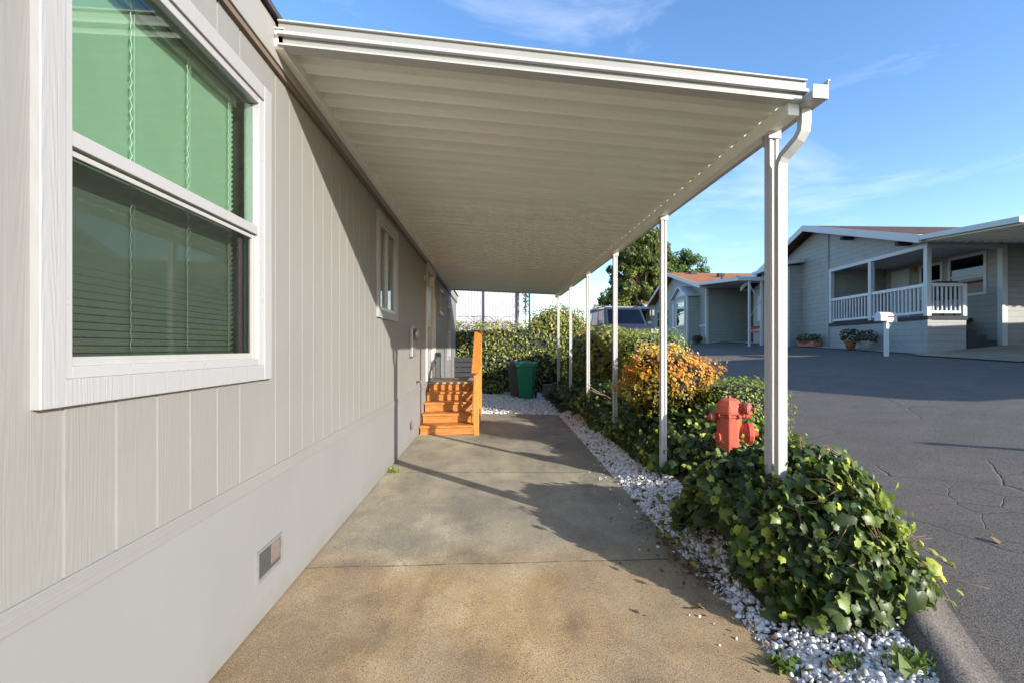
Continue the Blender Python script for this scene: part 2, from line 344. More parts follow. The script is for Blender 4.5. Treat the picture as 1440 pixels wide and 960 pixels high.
NEED = np.array([(-.05, 0, 0), (.05, 0, 0), (.03, 1, .0), (-.03, 1, .03)]); NEED_F = np.array([(0, 1, 2), (0, 2, 3)])
def leaves(name, P, N, size, mat, parent=None, tpl=(OVAL, OVAL_F), tip=(0, 0, -1), tipj=.8, nj=.5, rnd=None):
    V, F = tpl; n = len(P)
    N = norm(norm(N) + np.array([.28, -.28, .16]) + rng.normal(size=(n, 3)) * nj); T = np.array(tip)[None] + rng.normal(size=(n, 3)) * tipj
    T = norm(T - (T * N).sum(1, keepdims=True) * N); B = np.cross(T, N)
    s = np.broadcast_to(size, (n,))[:, None] if np.ndim(size) else np.full((n, 1), size)
    s = s * np.clip(rng.lognormal(-.08, .33, (n, 1)), .4, 1.7)
    co = P[:, None] + s[:, None] * (V[None, :, 0:1] * B[:, None] + (V[None, :, 1:2] - .4) * T[:, None] + V[None, :, 2:3] * N[:, None])
    nv, nf = len(V), len(F); fi = (F[None] + (np.arange(n) * nv)[:, None, None]).reshape(-1)
    me = bpy.data.meshes.new(name); me.vertices.add(n * nv); me.vertices.foreach_set('co', co.astype(np.float32).ravel())
    me.loops.add(len(fi)); me.loops.foreach_set('vertex_index', fi.astype(np.int32)); me.polygons.add(n * nf)
    me.polygons.foreach_set('loop_start', np.arange(0, n * nf * 3, 3, dtype=np.int32)); me.polygons.foreach_set('loop_total', np.full(n * nf, 3, dtype=np.int32))
    me.polygons.foreach_set('use_smooth', np.ones(n * nf, dtype=bool))
    if rnd is None: rnd = rng.uniform(0, 1, n)
    at = me.attributes.new('rnd', 'FLOAT', 'FACE'); at.data.foreach_set('value', np.repeat(np.clip(rnd, 0, 1), nf).astype(np.float32))
    me.materials.append(MATS[mat]); me.update(calc_edges=True); me.validate()
    o = bpy.data.objects.new(name, me); COL.objects.link(o); o.parent = parent; return o
def blob(name, c, rad, mat, parent, amp=.15, fr=2.5, seed=1, p=2.0, sub=3, zmin=-1e9):
    import bmesh
    bm = bmesh.new(); bmesh.ops.create_icosphere(bm, subdivisions=sub, radius=1)
    P = np.array([v.co[:] for v in bm.verts]); Q = P / (np.abs(P) ** p).sum(1, keepdims=True) ** (1 / p)
    Q = Q * (1 + amp * wob(P * 2, fr, seed))[:, None] * np.array(rad) + np.array(c); Q[:, 2] = np.maximum(Q[:, 2], zmin)
    for v, q in zip(bm.verts, Q): v.co = q
    me = bpy.data.meshes.new(name); bm.to_mesh(me); bm.free(); me.materials.append(MATS[mat])
    for q in me.polygons: q.use_smooth = True
    o = bpy.data.objects.new(name, me); COL.objects.link(o); o.parent = parent; return o
def shell(c, rad, n, amp=.15, fr=2.5, seed=1, p=2.0, depth=(.82, 1.08), zmin=None):
    D = norm(rng.normal(size=(int(n * 1.3), 3))); Q = D / (np.abs(D) ** p).sum(1, keepdims=True) ** (1 / p)
    k = (1 + amp * wob(D * 2, fr, seed)) * rng.uniform(depth[0], depth[1], len(D))
    P = Q * k[:, None] * np.array(rad); Nn = norm(np.sign(Q) * np.abs(Q) ** (p - 1) / np.array(rad)); P = P + np.array(c)
    if zmin is not None: ok = P[:, 2] > zmin; P, Nn = P[ok], Nn[ok]
    return P[:n], Nn[:n]
def shrub(name, label, cat, c, rad, n, size, mat, tpl=(OVAL, OVAL_F), p=2.0, amp=.15, fr=2.5, seed=1, zmin=None, group=None, core=.82, tip=(0, 0, 1), rndf=None, depth=(.82, 1.08), twigs=10, g=0., coremat='inner_leaf'):
    t = thing(name, label, cat, (c[0], c[1], g), 0, group); cl = (0, 0, c[2] - g)
    P, N = shell(cl, rad, n, amp, fr, seed, p, depth, None if zmin is None else zmin - g)
    r = rndf(P, N) if rndf else None
    leaves('foliage', P, N, size, mat, t, tpl, tip=tip, rnd=r)
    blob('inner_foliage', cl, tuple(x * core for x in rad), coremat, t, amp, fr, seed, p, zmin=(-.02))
    if twigs:
        mb = MB()
        for i in range(twigs):
            a = random.uniform(0, 6.28); b = random.uniform(.2, .9)
            e = Vector((math.cos(a) * rad[0] * b, math.sin(a) * rad[1] * b, cl[2] + random.uniform(-.2, .4) * rad[2])); s0 = Vector((math.cos(a) * .06, math.sin(a) * .06, 0))
            mdl = (s0 + e) / 2 + Vector((random.uniform(-.1, .1), random.uniform(-.1, .1), -.08)); mb.tube([s0, mdl, e], [.022, .015, .008], 6)
        mb.build('branches', 'bark', t)
    return t

# ---------------------------------------------------------------- terrain
def sst(x, a, b): t = min(1, max(0, (x - a) / (b - a))); return t * t * (3 - 2 * t)
def G(x, y):
    z = .085 * (min(max(x, 0), 16) - 2) + .03 * (min(max(y, -4), 30) - 2)
    return z + .42 * (1 - sst(x, 7, 12)) * sst(y, 13, 19) * sst(x, 2, 5) - .02
CURB = [(-8, 1.2), (0, 1.45), (1.6, 1.86), (2.05, 2.13), (3, 2.68), (4.2, 3.22), (4.9, 3.46), (7, 3.95), (10, 4.25), (14, 4.5), (18, 4.75), (30, 5.2), (60, 6)]
def cx(y):
    for (a, p), (b, q) in zip(CURB, CURB[1:]):
        if y <= b: return p + (q - p) * (y - a) / (b - a)
    return CURB[-1][1]
def curb_x(y): return (cx(y - .35) + cx(y) * 2 + cx(y + .35)) / 4
def road_r(y): return 12.75 + .091 * (y - 12.7)
def edge_x(y): return 1.365 + max(0, y - 2) * .018          # right edge of the concrete
def zc(x, y): return -.035 * (x + 1.17)                      # concrete fall
def bed_z(x, y):
    a = edge_x(y); b = curb_x(y); t = min(1, max(0, (x - a) / max(b - a, .1)))
    zb = G(b, y) + .09
    return zc(a, y) - .01 + (zb - zc(a, y)) * t ** .8
def grid(name, xs_f, ys, nx, zf, mat, kind=None, parent=None):
    mb = MB(); vs = []; 
    for y in ys:
        a, b = xs_f(y)
        for i in range(nx + 1):
            x = a + (b - a) * i / nx; vs.append((x, y, zf(x, y)))
    n = nx + 1
    mb.add(vs, [(j * n + i, j * n + i + 1, (j + 1) * n + i + 1, (j + 1) * n + i) for j in range(len(ys) - 1) for i in range(nx)], 0, True)
    o = mb.build(name, mat, parent, solid=0)
    if kind: o['kind'] = kind
    return o
def fr(a, b, st): n = max(1, int(round((b - a) / st))); return [a + (b - a) * i / n for i in range(n + 1)]
# base ground reaching the horizon, always below the surfaces laid on it
mb = MB(); ax_ = [-1500, -400, -120, -40, -15, -6, -1.5] + fr(-1, 18, .5) + [22, 30, 50, 120, 400, 1500]; ay = [-1500, -300, -60, -20] + fr(-8, 34, .75) + [40, 60, 120, 400, 1500]
def basez(x, y):
    if x < edge_x(y) + .05: return -.3
    if x < curb_x(y) + .1: return min(bed_z(x, y), G(x, y)) - .25
    if x > road_r(y) + .2: return G(x, y) - .01
    return G(x, y) - .12
vs = [(x, y, basez(x, y)) for y in ay for x in ax_]; n = len(ax_)
mb.add(vs, [(j * n + i, j * n + i + 1, (j + 1) * n + i + 1, (j + 1) * n + i) for j in range(len(ay) - 1) for i in range(n - 1)], 0, True)
mb.build('ground', 'soil')['kind'] = 'structure'
grid('road', lambda y: (curb_x(y), road_r(y)), fr(-8, 60, .4), 24, G, 'asphalt', 'structure')
# rolled asphalt kerb along the bed
mb = MB(); prof = [(-.20, -.10), (-.17, .03), (-.10, .095), (-.02, .11), (.05, .075), (.12, .02), (.2, .003)]
ys = fr(-2, 30, .2); n = len(prof); vs = []
for y in ys:
    for i, (a, b) in enumerate(prof):
        x = curb_x(y) + a + .012 * math.sin(y * 7 + i) * (0 < i < 6); vs.append((x, y, G(max(x, curb_x(y)), y) + b + .008 * math.sin(y * 11.3 + i * 2) * (0 < i < 6)))
mb.add(vs, [(j * n + i, j * n + i + 1, (j + 1) * n + i + 1, (j + 1) * n + i) for j in range(len(ys) - 1) for i in range(n - 1)], 0, True)
mb.build('kerb', 'asphalt')['kind'] = 'structure'
grid('planting_bed', lambda y: (edge_x(y) - .03, curb_x(y) - .14), fr(-2, 30, .2), 10, lambda x, y: bed_z(x, y) + .012 * math.sin(x * 9 + y * 5) * math.sin(y * 7), 'soil', 'structure')
# far side strips
grid('far_verge', lambda y: (road_r(y) - .02, road_r(y) + .75), fr(-6, 40, 1), 2, lambda x, y: G(x, y) + .025, 'gravel_base', 'structure')
grid('neighbour_driveway', lambda y: (road_r(y) - .35, road_r(y) + 9), fr(9.35, 12.5, .5), 8, lambda x, y: G(x, y) + .03, 'concrete', 'structure')
# concrete drive: slabs with joints
mb = MB(); jy = [-1.5, .75, 3.17, 5.5, 7.95, 10.42]
for a, b in zip(jy, jy[1:]):
    a += .005; b -= .005; ys = fr(a, b, .3); vs = []; nx = 8
    for y in ys:
        for i in range(nx + 1):
            x = -1.19 + (edge_x(y) + 1.19) * i / nx; vs.append((x, y, zc(x, y)))
    n = nx + 1; k = len(ys)
    fs = [(j * n + i, j * n + i + 1, (j + 1) * n + i + 1, (j + 1) * n + i) for j in range(k - 1) for i in range(nx)]
    mb.add(vs, fs)
    for row in (0, k - 1):
        top = [vs[row * n + i] for i in range(n)]; mb.add(top + [(x, y, z - .1) for x, y, z in top], [(i, i + 1, i + 1 + n, i + n) for i in range(nx)])
    side = [vs[j * n + nx] for j in range(k)]; mb.add(side + [(x, y, z - .12) for x, y, z in side], [(j, j + 1, j + 1 + k, j + k) for j in range(k - 1)])
mb.build('driveway', 'concrete')['kind'] = 'structure'
mb = MB()
for y in jy[1:-1]:
    vs = []; n = 60
    for i in range(n + 1):
        x = -1.185 + (edge_x(y) + 1.18) * i / n; wv = .0045 + .004 * math.sin(x * 17 + y) * math.sin(x * 41) ; o_ = .003 * math.sin(x * 9 + y * 3)
        vs += [(x, y - max(.002, wv) + o_, zc(x, y) + .0015), (x, y + max(.002, wv) + o_, zc(x, y) + .0015)]
    mb.add(vs, [(2 * i, 2 * i + 2, 2 * i + 3, 2 * i + 1) for i in range(n)])
mb.build('driveway_joints', 'joint')['kind'] = 'structure'
grid('gravel_yard', lambda y: (-1.2, edge_x(y) + .5), fr(10.43, 17, .4), 6, lambda x, y: zc(min(x, edge_x(y)), y) - .02, 'gravel_base', 'structure')
# white marble chips, real stones
def stones(name, P, size, mat='stone_white'):
    import bmesh
    bm = bmesh.new(); bmesh.ops.create_icosphere(bm, subdivisions=1, radius=.5); V = np.array([v.co[:] for v in bm.verts]); F = np.array([[v.index for v in f.verts] for f in bm.faces]); bm.free()
    n = len(P); co = V[None] * rng.uniform(.72, 1.28, (n, len(V), 1)) * rng.uniform(.5, 1.25, (n, 1, 3)) * (np.asarray(size) * np.clip(rng.lognormal(0, .38, n), .4, 2.0))[:, None, None]
    a = rng.uniform(0, 6.28, n); b = rng.uniform(-.6, .6, n)
    ca, sa, cb, sb = np.cos(a), np.sin(a), np.cos(b), np.sin(b)
    x, y, z = co[..., 0], co[..., 1], co[..., 2]; y, z = y * cb[:, None] - z * sb[:, None], y * sb[:, None] + z * cb[:, None]
    x, y = x * ca[:, None] - y * sa[:, None], x * sa[:, None] + y * ca[:, None]
    co = np.stack([x, y, z], -1) + P[:, None]; nv, nf = len(V), len(F); fi = (F[None] + (np.arange(n) * nv)[:, None, None]).reshape(-1)
    me = bpy.data.meshes.new(name); me.vertices.add(n * nv); me.vertices.foreach_set('co', co.astype(np.float32).ravel()); me.loops.add(len(fi)); me.loops.foreach_set('vertex_index', fi.astype(np.int32))
    me.polygons.add(n * nf); me.polygons.foreach_set('loop_start', np.arange(0, n * nf * 3, 3, dtype=np.int32)); me.polygons.foreach_set('loop_total', np.full(n * nf, 3, dtype=np.int32))
    at = me.attributes.new('rnd', 'FLOAT', 'FACE'); at.data.foreach_set('value', np.repeat(rng.uniform(0, 1, n), nf).astype(np.float32))
    me.materials.append(MATS[mat]); me.update(calc_edges=True); me.validate(); o = bpy.data.objects.new(name, me); COL.objects.link(o); return o
P = []; sz = []
for _ in range(16500):
    y = 1.3 + 9.2 * random.random() ** 1.35; wd = .44 if y > 3 else .62
    x = edge_x(y) - .02 + random.random() * wd * (1 + .2 * math.sin(y * 3)); 
    if x < curb_x(y) - .12: P.append((x, y, bed_z(x, y) + random.uniform(0, .012))); sz.append(.024 if y < 5 else .03)
for _ in range(11000):
    y = random.uniform(10.42, 15.6); x = random.uniform(-1.1, 2.1); P.append((x, y, zc(min(x, 1.5), y) + random.uniform(-.015, .005))); sz.append(.036)
for _ in range(60):                                # strays kicked on to the concrete
    y = random.uniform(2.2, 6); x = edge_x(y) - abs(random.gauss(0, .16)); P.append((x, y, zc(x, y) + .004)); sz.append(.016)
tag(stones('white_gravel', np.array(P), np.array(sz)), 'white marble chip gravel beside and beyond the concrete drive', 'gravel', kind='stuff')

# ---------------------------------------------------------------- the manufactured home on the left
W = -1.17; Y0, Y1 = -2.2, 16.2
home = thing('manufactured_home', 'greige manufactured home with vertical grooved siding and white trimmed windows, left of the concrete drive', 'house', (W, 7, 0))
class HM(MB):      # shapes given in world coordinates, stored relative to the home
    def build(s, name, mats, parent=None, bevel=0, solid=0, off=(W, 7, 0)):
        s.v = [(a - off[0], b - off[1], c - off[2]) for a, b, c in s.v]; return super().build(name, mats, parent, bevel, solid)
WIN = [(1.44, 2.57, 1.315, 2.66), (5.10, 5.97, 1.80, 2.74), (10.85, 11.75, 2.2, 2.75), (12.9, 13.7, 1.15, 2.55)]; DOOR = (8.75, 9.72, .80, 2.86)
prof = []                                       # siding as a real grooved sheet
gy = []; y = Y0
while y < Y1: gy.append(y); y += .183
def siding_strip(mb, ya, yb, za, zb):
    pts = [ya]
    for g in gy:
        if ya + .01 < g < yb - .02: pts += [g - .005, g - .003, g + .004, g + .006]
    pts.append(yb); vs = []
    for p in pts:
        gi = min(gy, key=lambda q: abs(q - p)); dx = -.007 if (abs(p - gi) < .0045 and ya < p < yb) else 0
        vs += [(W + dx, p, za), (W + dx, p, zb)]
    mb.add(vs, [(2 * i, 2 * i + 2, 2 * i + 3, 2 * i + 1) for i in range(len(pts) - 1)])
mb = HM(); op = sorted(WIN + [DOOR]); cur = Y0
for a, b, c_, d in op:
    siding_strip(mb, cur, a, .76, 3.0); siding_strip(mb, a, b, .76, c_); siding_strip(mb, a, b, d, 3.0); cur = b
siding_strip(mb, cur, Y1, .76, 3.0)
mb.build('siding_wall', 'siding', home)
HM().box(-8, W - .03, Y1 - .02, Y1, 0, 3.0).box(-8, -7.9, Y0, Y1, 0, 3.0).box(-8, W - .03, Y0, Y0 + .02, 0, 3.0).build('end_wall', 'siding', home)
HM().box(W - .12, W + .004, Y0, Y1, .012, .70).build('skirting', 'skirt', home)
HM().box(W - .12, W - .02, Y0, Y1, -.2, .010).build('skirting_gap_shade', 'dark_room', home)  # dark strip standing in for the shadow line between skirting and slab
HM().box(W - .1, W + .009, Y0, Y1, .70, .765).build('ledge_board', 'ledge', home, .004)
mb = HM()
for y in (5.9, 10.8): mb.box(W, W + .006, y, y + .03, -.05, .70)
HM().box(W - .05, W + .032, Y0, Y1 + .1, 2.93, 3.13).build('fascia_board', 'fascia', home, .004)
HM().box(W - .02, W + .03, Y1 - .05, Y1 + .03, .77, 2.92).build('corner_board', 'white_trim', home, .003)
mb = HM(); ym = (Y0 + Y1) / 2
mb.add([(W + .06, Y0 - .2, 3.135), (W + .06, Y1 + .2, 3.135), (-4.6, Y1 + .2, 4.05), (-4.6, Y0 - .2, 4.05), (-8.1, Y1 + .2, 3.135), (-8.1, Y0 - .2, 3.135),
        (W + .06, Y0 - .2, 3.165), (W + .06, Y1 + .2, 3.165), (-4.6, Y1 + .2, 4.08), (-4.6, Y0 - .2, 4.08), (-8.1, Y1 + .2, 3.165), (-8.1, Y0 - .2, 3.165)],
       [(0, 1, 2, 3), (3, 2, 4, 5), (9, 8, 7, 6), (11, 10, 8, 9), (0, 6, 7, 1), (0, 3, 9, 6), (3, 5, 11, 9), (1, 7, 8, 2), (2, 8, 10, 4), (4, 10, 11, 5)])
mb.prism([(W, 3.0), (-4.6, 3.9), (-8, 3.0)], Y1 - .02, Y1, 'xz')
mb.build('roof', 'shingle_dark', home)
HM().box(-7.8, W - .45, Y0 + .1, Y1 - .1, .3, .35).box(W - 1.6, W - 1.55, Y0 + .1, Y1 - .1, .35, 2.9).build('interior', 'dark_room', home)
HM().box(W - .01, W + .022, Y0, Y1, 2.898, 2.928).build('eave_shade_strip', 'eave_shade', home, .003)  # painted shade: dark brown strip for the shadow under the fascia
def win(y0, y1, z0, z1, tr, name='window', slide=False, blind=True, detail=True):
    """window opening y0..y1, z0..z1; tr = trim board width"""
    x = W
    f = HM(); t = .024
    f.box(x - .004, x + t, y0 - tr, y0, z0 - tr, z1 + tr).box(x - .004, x + t, y1, y1 + tr, z0 - tr, z1 + tr)
    f.box(x - .004, x + t - .002, y0, y1, z1, z1 + tr).box(x - .004, x + t - .002, y0, y1, z0 - tr, z0)
    wn_ = f.build(name, 'trim_board', home, .003)
    v = HM(); k = .034
    v.box(x - .06, x + .012, y0, y0 + k, z0, z1).box(x - .06, x + .012, y1 - k, y1, z0, z1).box(x - .06, x + .011, y0 + k, y1 - k, z1 - k, z1).box(x - .06, x + .011, y0 + k, y1 - k, z0, z0 + k)
    a, b, c_, d = y0 + k, y1 - k, z0 + k, z1 - k
    if slide: m_ = (a + b) / 2; v.box(x - .05, x + .004, m_ - .02, m_ + .02, c_, d)
    else: m_ = (c_ + d) / 2; v.box(x - .05, x + .006, a, b, m_ - .022, m_ + .022)
    v.build('sash_frame', 'vinyl', wn_, .002)
    if slide:
        HM().box(x - .03, x - .026, a, m_ - .02, c_, d).build('pane', 'glass_clear', wn_); HM().box(x - .02, x - .016, m_ + .02, b, c_, d).build('pane', 'glass_clear', wn_)
    else:
        HM().box(x - .022, x - .018, a, b, m_ + .022, d).build('pane', 'glass_green', wn_)
        HM().box(x - .040, x - .036, a, b, c_, m_ - .004).build('pane', 'glass_green', wn_)
        if detail:
            q = .022; s = HM().box(x - .022, x - .004, a, a + .012, c_, m_ - .03).box(x - .022, x - .004, b - .034, b, c_, m_ - .03).box(x - .022, x - .005, a + .012, b - .034, c_, c_ + .026).box(x - .022, x - .005, a + .012, b - .034, m_ - .046, m_ - .03)
            s.build('screen_frame', 'screen_frame', wn_, .001)
            HM().box(x - .015, x - .0145, a + .012, b - .034, c_ + .026, m_ - .046).build('insect_screen', 'insect_screen', wn_)
    if blind:
        s = HM(); z = d - .03; xb = x - .11
        while z > c_ + .02:
            s.add([(xb - .007, a - .02, z - .0105), (xb + .007, a - .02, z + .0105), (xb + .007, b - .012, z + .0105), (xb - .007, b - .012, z - .0105)], [(0, 1, 2, 3)]); z -= .0245
        s.box(xb - .02, xb + .02, a - .02, b - .01, d - .03, d + .02)
        s.build('blind', 'blind', wn_)
        s = HM()
        for k_ in range(4):
            yy = a + .05 + (b - a - .13) * k_ / 3; zz = d; pts = [];
            while zz > c_ + .03: pts.append((xb + .021 + .001 * math.sin(zz * 140), yy + .0045 * math.sin(zz * 146), zz)); zz -= .0107
            s.tube(pts, .0022, 4); s.tube([(xb + .024, yy + .011, d), (xb + .024, yy + .011, c_)], .0010, 4)
        s.build('blind_cords', 'cord', wn_)
    HM().box(x - .5, x - .48, y0 - .05, y1 + .05, z0, z1).box(x - .48, x - .07, y0 - .06, y0 - .03, z0, z1).box(x - .48, x - .07, y1 + .03, y1 + .06, z0, z1).build('window_well', 'dark_room', wn_)
    return wn_
o = win(*WIN[0], .075); o['label'] = 'large near window, green glass over white blinds'
win(*WIN[1], .085, slide=True, blind=False); win(*WIN[2], .07, slide=True, blind=False); win(*WIN[3], .08, blind=False, detail=False)
# door in its recess with a small shaped hood
y0, y1, z0, z1 = DOOR
d = HM().box(W - .06, W - .02, y0 + .05, y1 - .05, z0 + .02, z1 - .06)
for pz in ((.95, 1.45), (1.55, 2.15), (2.22, 2.68)):
    for py in ((y0 + .15, (y0 + y1) / 2 - .05), ((y0 + y1) / 2 + .05, y1 - .15)): d.box(W - .02, W - .012, py[0], py[1], *pz)
dd = d.build('door', 'vinyl', home, .004)
HM().lathe([(.0, 0), (.012, 0), (.012, .03), (.028, .04), (.028, .06), (.0, .065)], (W - .02, y0 + .12, 1.75), (1, 0, 0), 12).build('handle', 'brass', dd)
HM().box(W - .06, W + .025, y0 - .08, y0 + .05, z0, z1 + .02).box(W - .06, W + .025, y1 - .05, y1 + .08, z0, z1 + .02).box(W - .06, W + .05, y0 - .1, y1 + .1, z1 - .05, z1 + .07).build('door_trim', 'white_trim', home, .004)
mb = HM(); mb.lathe([(.0, .0), (.05, .0), (.05, .015), (.02, .02), (.02, .1)], (W + .0, 8.45, 2.62), (1, 0, 0), 12); mb.lathe([(.03, -.02), (.06, 0), (.05, .1), (.07, .12), (.01, .15)], (W + .12, 8.45, 2.5), (0, 0, 1), 10)
mb.build('porch_lamp', 'white_trim', home)
# meter box, crawl vents, hose tap
mb = HM().box(W, W + .05, 6.95, 7.22, 1.27, 1.72); q = mb.build('meter_box', 'galv', home, .01)
HM().lathe([(.085, 0), (.085, .03), (.06, .045), (.0, .045)], (W + .07, 7.09, 1.60), (1, 0, 0), 20).build('meter_dial', 'galv', q)
def vent(y0, y1, z0, z1):
    f = HM(); k = .012
    f.box(W + .003, W + .014, y0, y0 + k, z0, z1).box(W + .003, W + .014, y1 - k, y1, z0, z1).box(W + .003, W + .013, y0 + k, y1 - k, z0, z0 + k * 1.6).box(W + .003, W + .013, y0 + k, y1 - k, z1 - k, z1)
    o = f.build('crawl_vent', 'galv', home); HM().box(W + .003, W + .007, y0 + k, y1 - k, z0 + k, z1 - k).build('vent_mesh', 'dark_mesh', o)
    HM().box(W + .007, W + .009, (y0 * .45 + y1 * .55), y1 - k * 2, z0 + k * 3, z1 - k).build('rust_patch', 'rust', o)
vent(2.52, 2.80, .215, .375); vent(6.9, 7.18, .20, .34)
mb = HM().lathe([(.012, 0), (.012, .06), (.022, .065), (.022, .08), (0, .08)], (W, 7.6, .87), (1, 0, 0), 10); mb.build('hose_tap', 'brass', home)
mb = HM().box(W, W + .03, 9.93, 9.99, .8, 2.4); mb.build('conduit', 'white_trim', home, .004)

# ---------------------------------------------------------------- patio cover
AX0, AX1, AY0, AY1 = -1.10, 1.92, 2.66, 13.4
def az(x): return 3.035 - (x - AX0) * .030
cover = thing('patio_cover', 'long cream ribbed metal patio cover on six white posts over the drive', 'awning', (1.85, 2.94, 0))
class CM(HM):
    def build(s, name, mats, parent=None, bevel=0, solid=0): return HM.build(s, name, mats, parent, bevel, solid, (1.85, 2.94, 0))
mb = CM(); y = AY0 + .02; pr = []; per = .192
while y < AY1 - per: pr += [(y, 0), (y + .090, .004), (y + .096, -.002), (y + .104, .005), (y + .116, .054), (y + .180, .050), (y + .1905, .0)]; y += per
pr += [(AY1, 0)]
vs = []; nx = 12
for (y, h) in pr:
    for i in range(nx + 1):
        x = AX0 + (AX1 - AX0) * i / nx; vs.append((x, y, az(x) + h))
n = nx + 1
mb.add(vs, [(j * n + i, j * n + i + 1, (j + 1) * n + i + 1, (j + 1) * n + i) for j in range(len(pr) - 1) for i in range(nx)])
mb.build('roof_panels', 'awning', cover, solid=.002)
def slanted(mb, y0, y1, a, b, x0=AX0 - .02, x1=AX1):
    mb.add([(x, y, az(x) + h) for x in (x0, x1) for y, h in ((y0, a), (y1, a), (y1, b), (y0, b))], [(0, 1, 2, 3), (7, 6, 5, 4), (0, 4, 5, 1), (1, 5, 6, 2), (2, 6, 7, 3), (3, 7, 4, 0)])
mb = CM(); slanted(mb, AY0, AY0 + .014, -.028, .088); mb.build('fascia_web', 'web_grey', cover)
mb = CM(); slanted(mb, AY0 - .016, AY0 + .05, .089, .099); slanted(mb, AY0 - .028, AY0 - .001, .014, .034); slanted(mb, AY0 - .022, AY0 + .06, -.04, -.029)
mb.build('end_fascia', 'awning_white', cover, .002)
mb = CM(); slanted(mb, AY1, AY1 + .012, -.03, .085); mb.build('end_fascia', 'awning_white', cover, .002)
CM().box(-1.152, -1.095, AY0, AY1, 2.985, 3.085).build('wall_channel', 'awning', cover, .003)
CM().box(-1.153, -1.09, AY0 - .01, AY1, 3.086, 3.094).build('wall_flashing', 'awning_white', cover)
CM().box(1.815, 1.890, AY0 + .02, AY1, 2.835, 2.928).build('beam', 'awning', cover, .003)
gx0, gx1, ga, gb = 1.893, 1.995, AY0 - .10, AY1 + .05
g = CM().box(gx0, gx1, ga, gb, 2.885, 2.889).box(gx0, gx0 + .003, ga, gb, 2.889, 2.932).box(gx1 - .003, gx1, ga, gb, 2.889, 3.0)
g.box(gx0 + .003, gx1 - .003, ga, ga + .003, 2.889, 2.965).box(gx0 + .003, gx1 - .003, gb - .003, gb, 2.889, 2.965).box(gx1, gx1 + .010, ga, gb, 2.992, 3.0)
g.build('gutter', 'awning_white', cover)
# downspout: flat rectangular pipe swept through an S bend
path = [(1.937, 2.70, 2.885), (1.937, 2.70, 2.80), (1.935, 2.705, 2.755), (1.922, 2.73, 2.712), (1.895, 2.78, 2.665), (1.878, 2.815, 2.635), (1.874, 2.838, 2.60), (1.872, 2.842, 2.56), (1.872, 2.842, .18)]
mb = CM(); vs = []; hw, hd = .031, .024
n = len(path)
for i, p in enumerate(path):
    d = (Vector(path[min(i + 1, n - 1)]) - Vector(path[max(i - 1, 0)])).normalized(); r = Vector((1, 0, 0)); r = (r - d * d.dot(r)).normalized(); u = d.cross(r)
    for a, b in ((-1, -1), (-.5, -1), (-.4, -.85), (-.1, -.85), (0, -1), (.1, -.85), (.4, -.85), (.5, -1), (1, -1), (1, 1), (-1, 1)): vs.append(Vector(p) + r * a * hw + u * b * hd)
k = 11
mb.add(vs, [(i * k + j, i * k + (j + 1) % k, (i + 1) * k + (j + 1) % k, (i + 1) * k + j) for i in range(n - 1) for j in range(k)])
mb.build('downspout', 'post_paint', cover)
PY = [2.94, 4.95, 6.97, 8.99, 11.02, 13.05]
def post_mesh():
    mb = MB(); h = .032
    pr = [(-h, -h), (-.012, -h), (-.008, -h + .009), (.008, -h + .009), (.012, -h), (h, -h), (h, -.012), (h - .009, -.008), (h - .009, .008), (h, .012), (h, h), (.012, h), (.008, h - .009), (-.008, h - .009), (-.012, h), (-h, h), (-h, .012), (-h + .009, .008), (-h + .009, -.008), (-h, -.012)]
    mb.prism(pr, 0, 2.835, 'xy'); mb.box(-.045, .045, .037, .042, 2.76, 2.90); mb.box(-.045, .045, -.042, -.037, 2.79, 2.86); return mb
p0 = None
for i, y in enumerate(PY):
    if p0 is None: p0 = o = post_mesh().build('post', 'post_paint', cover, .003)
    else: o = p0.copy(); COL.objects.link(o); o.parent = cover
    o.location = (.019, y - 2.94, 0)

# ---------------------------------------------------------------- timber steps
st = thing('wooden_steps', 'orange stained timber steps with one handrail climbing to the home door', 'steps', (-.7, 7.9, 0))
class SM(HM):
    def build(s, name, mats, parent=None, bevel=.004, solid=0): return HM.build(s, name, mats, parent, bevel, solid, (-.7, 7.9, 0))
sy = 7.84; rise = .158; run = .275; xa, xb = -1.145, -.34
for i in range(5):
    y = sy + i * run; z = rise * (i + 1) - .02
    last = i == 4; yb = y + run + .03 if not last else 10.25
    SM().box(xa - .01, xb + .045 if i == 0 else xb, y - .025, yb, z - .038, z).build('tread' if not last else 'deck', 'worn_tread' if last else 'redwood', st)
    SM().box(xa, xb - .005 + (.045 if i == 0 else 0), y, y + .035, z - rise + .002, z - .040).build('riser', 'redwood', st)
mb = SM().box(xb + .002, xb + .04, 9.0, 10.25, .02, .71); mb.box(xa, xa + .04, sy + .05, 10.2, .0, .1); mb.build('deck_skirt', 'redwood', st)
mb = SM(); mb.prism([(sy + .04, -.04), (9.0, -.04), (9.0, .73), (8.9, .73)] , xb + .003, xb + .038, 'yz'); mb.build('stringer', 'redwood', st)
nx_ = xb + .05
for (y, zt) in ((sy - .01, 1.02), (9.0, 1.62), (10.15, 1.66)): SM().box(nx_, nx_ + .088, y, y + .088, -.06, zt).build('newel_post', 'redwood_v', st)
mb = SM(); mb.beam((nx_ + .04, sy - .10, 1.005), (nx_ + .04, 9.10, 1.685), .14, .038); mb.build('handrail', 'redwood_v', st)
SM().box(nx_ - .03, nx_ + .11, 9.1, 10.28, 1.668, 1.706).build('top_rail', 'redwood', st)
mb = SM(); mb.beam((nx_ + .04, sy + .09, .32), (nx_ + .04, 9.0, .94), .038, .085); mb.box(nx_ + .02, nx_ + .06, 9.09, 10.15, .88, .96); mb.build('bottom_rail', 'redwood', st)
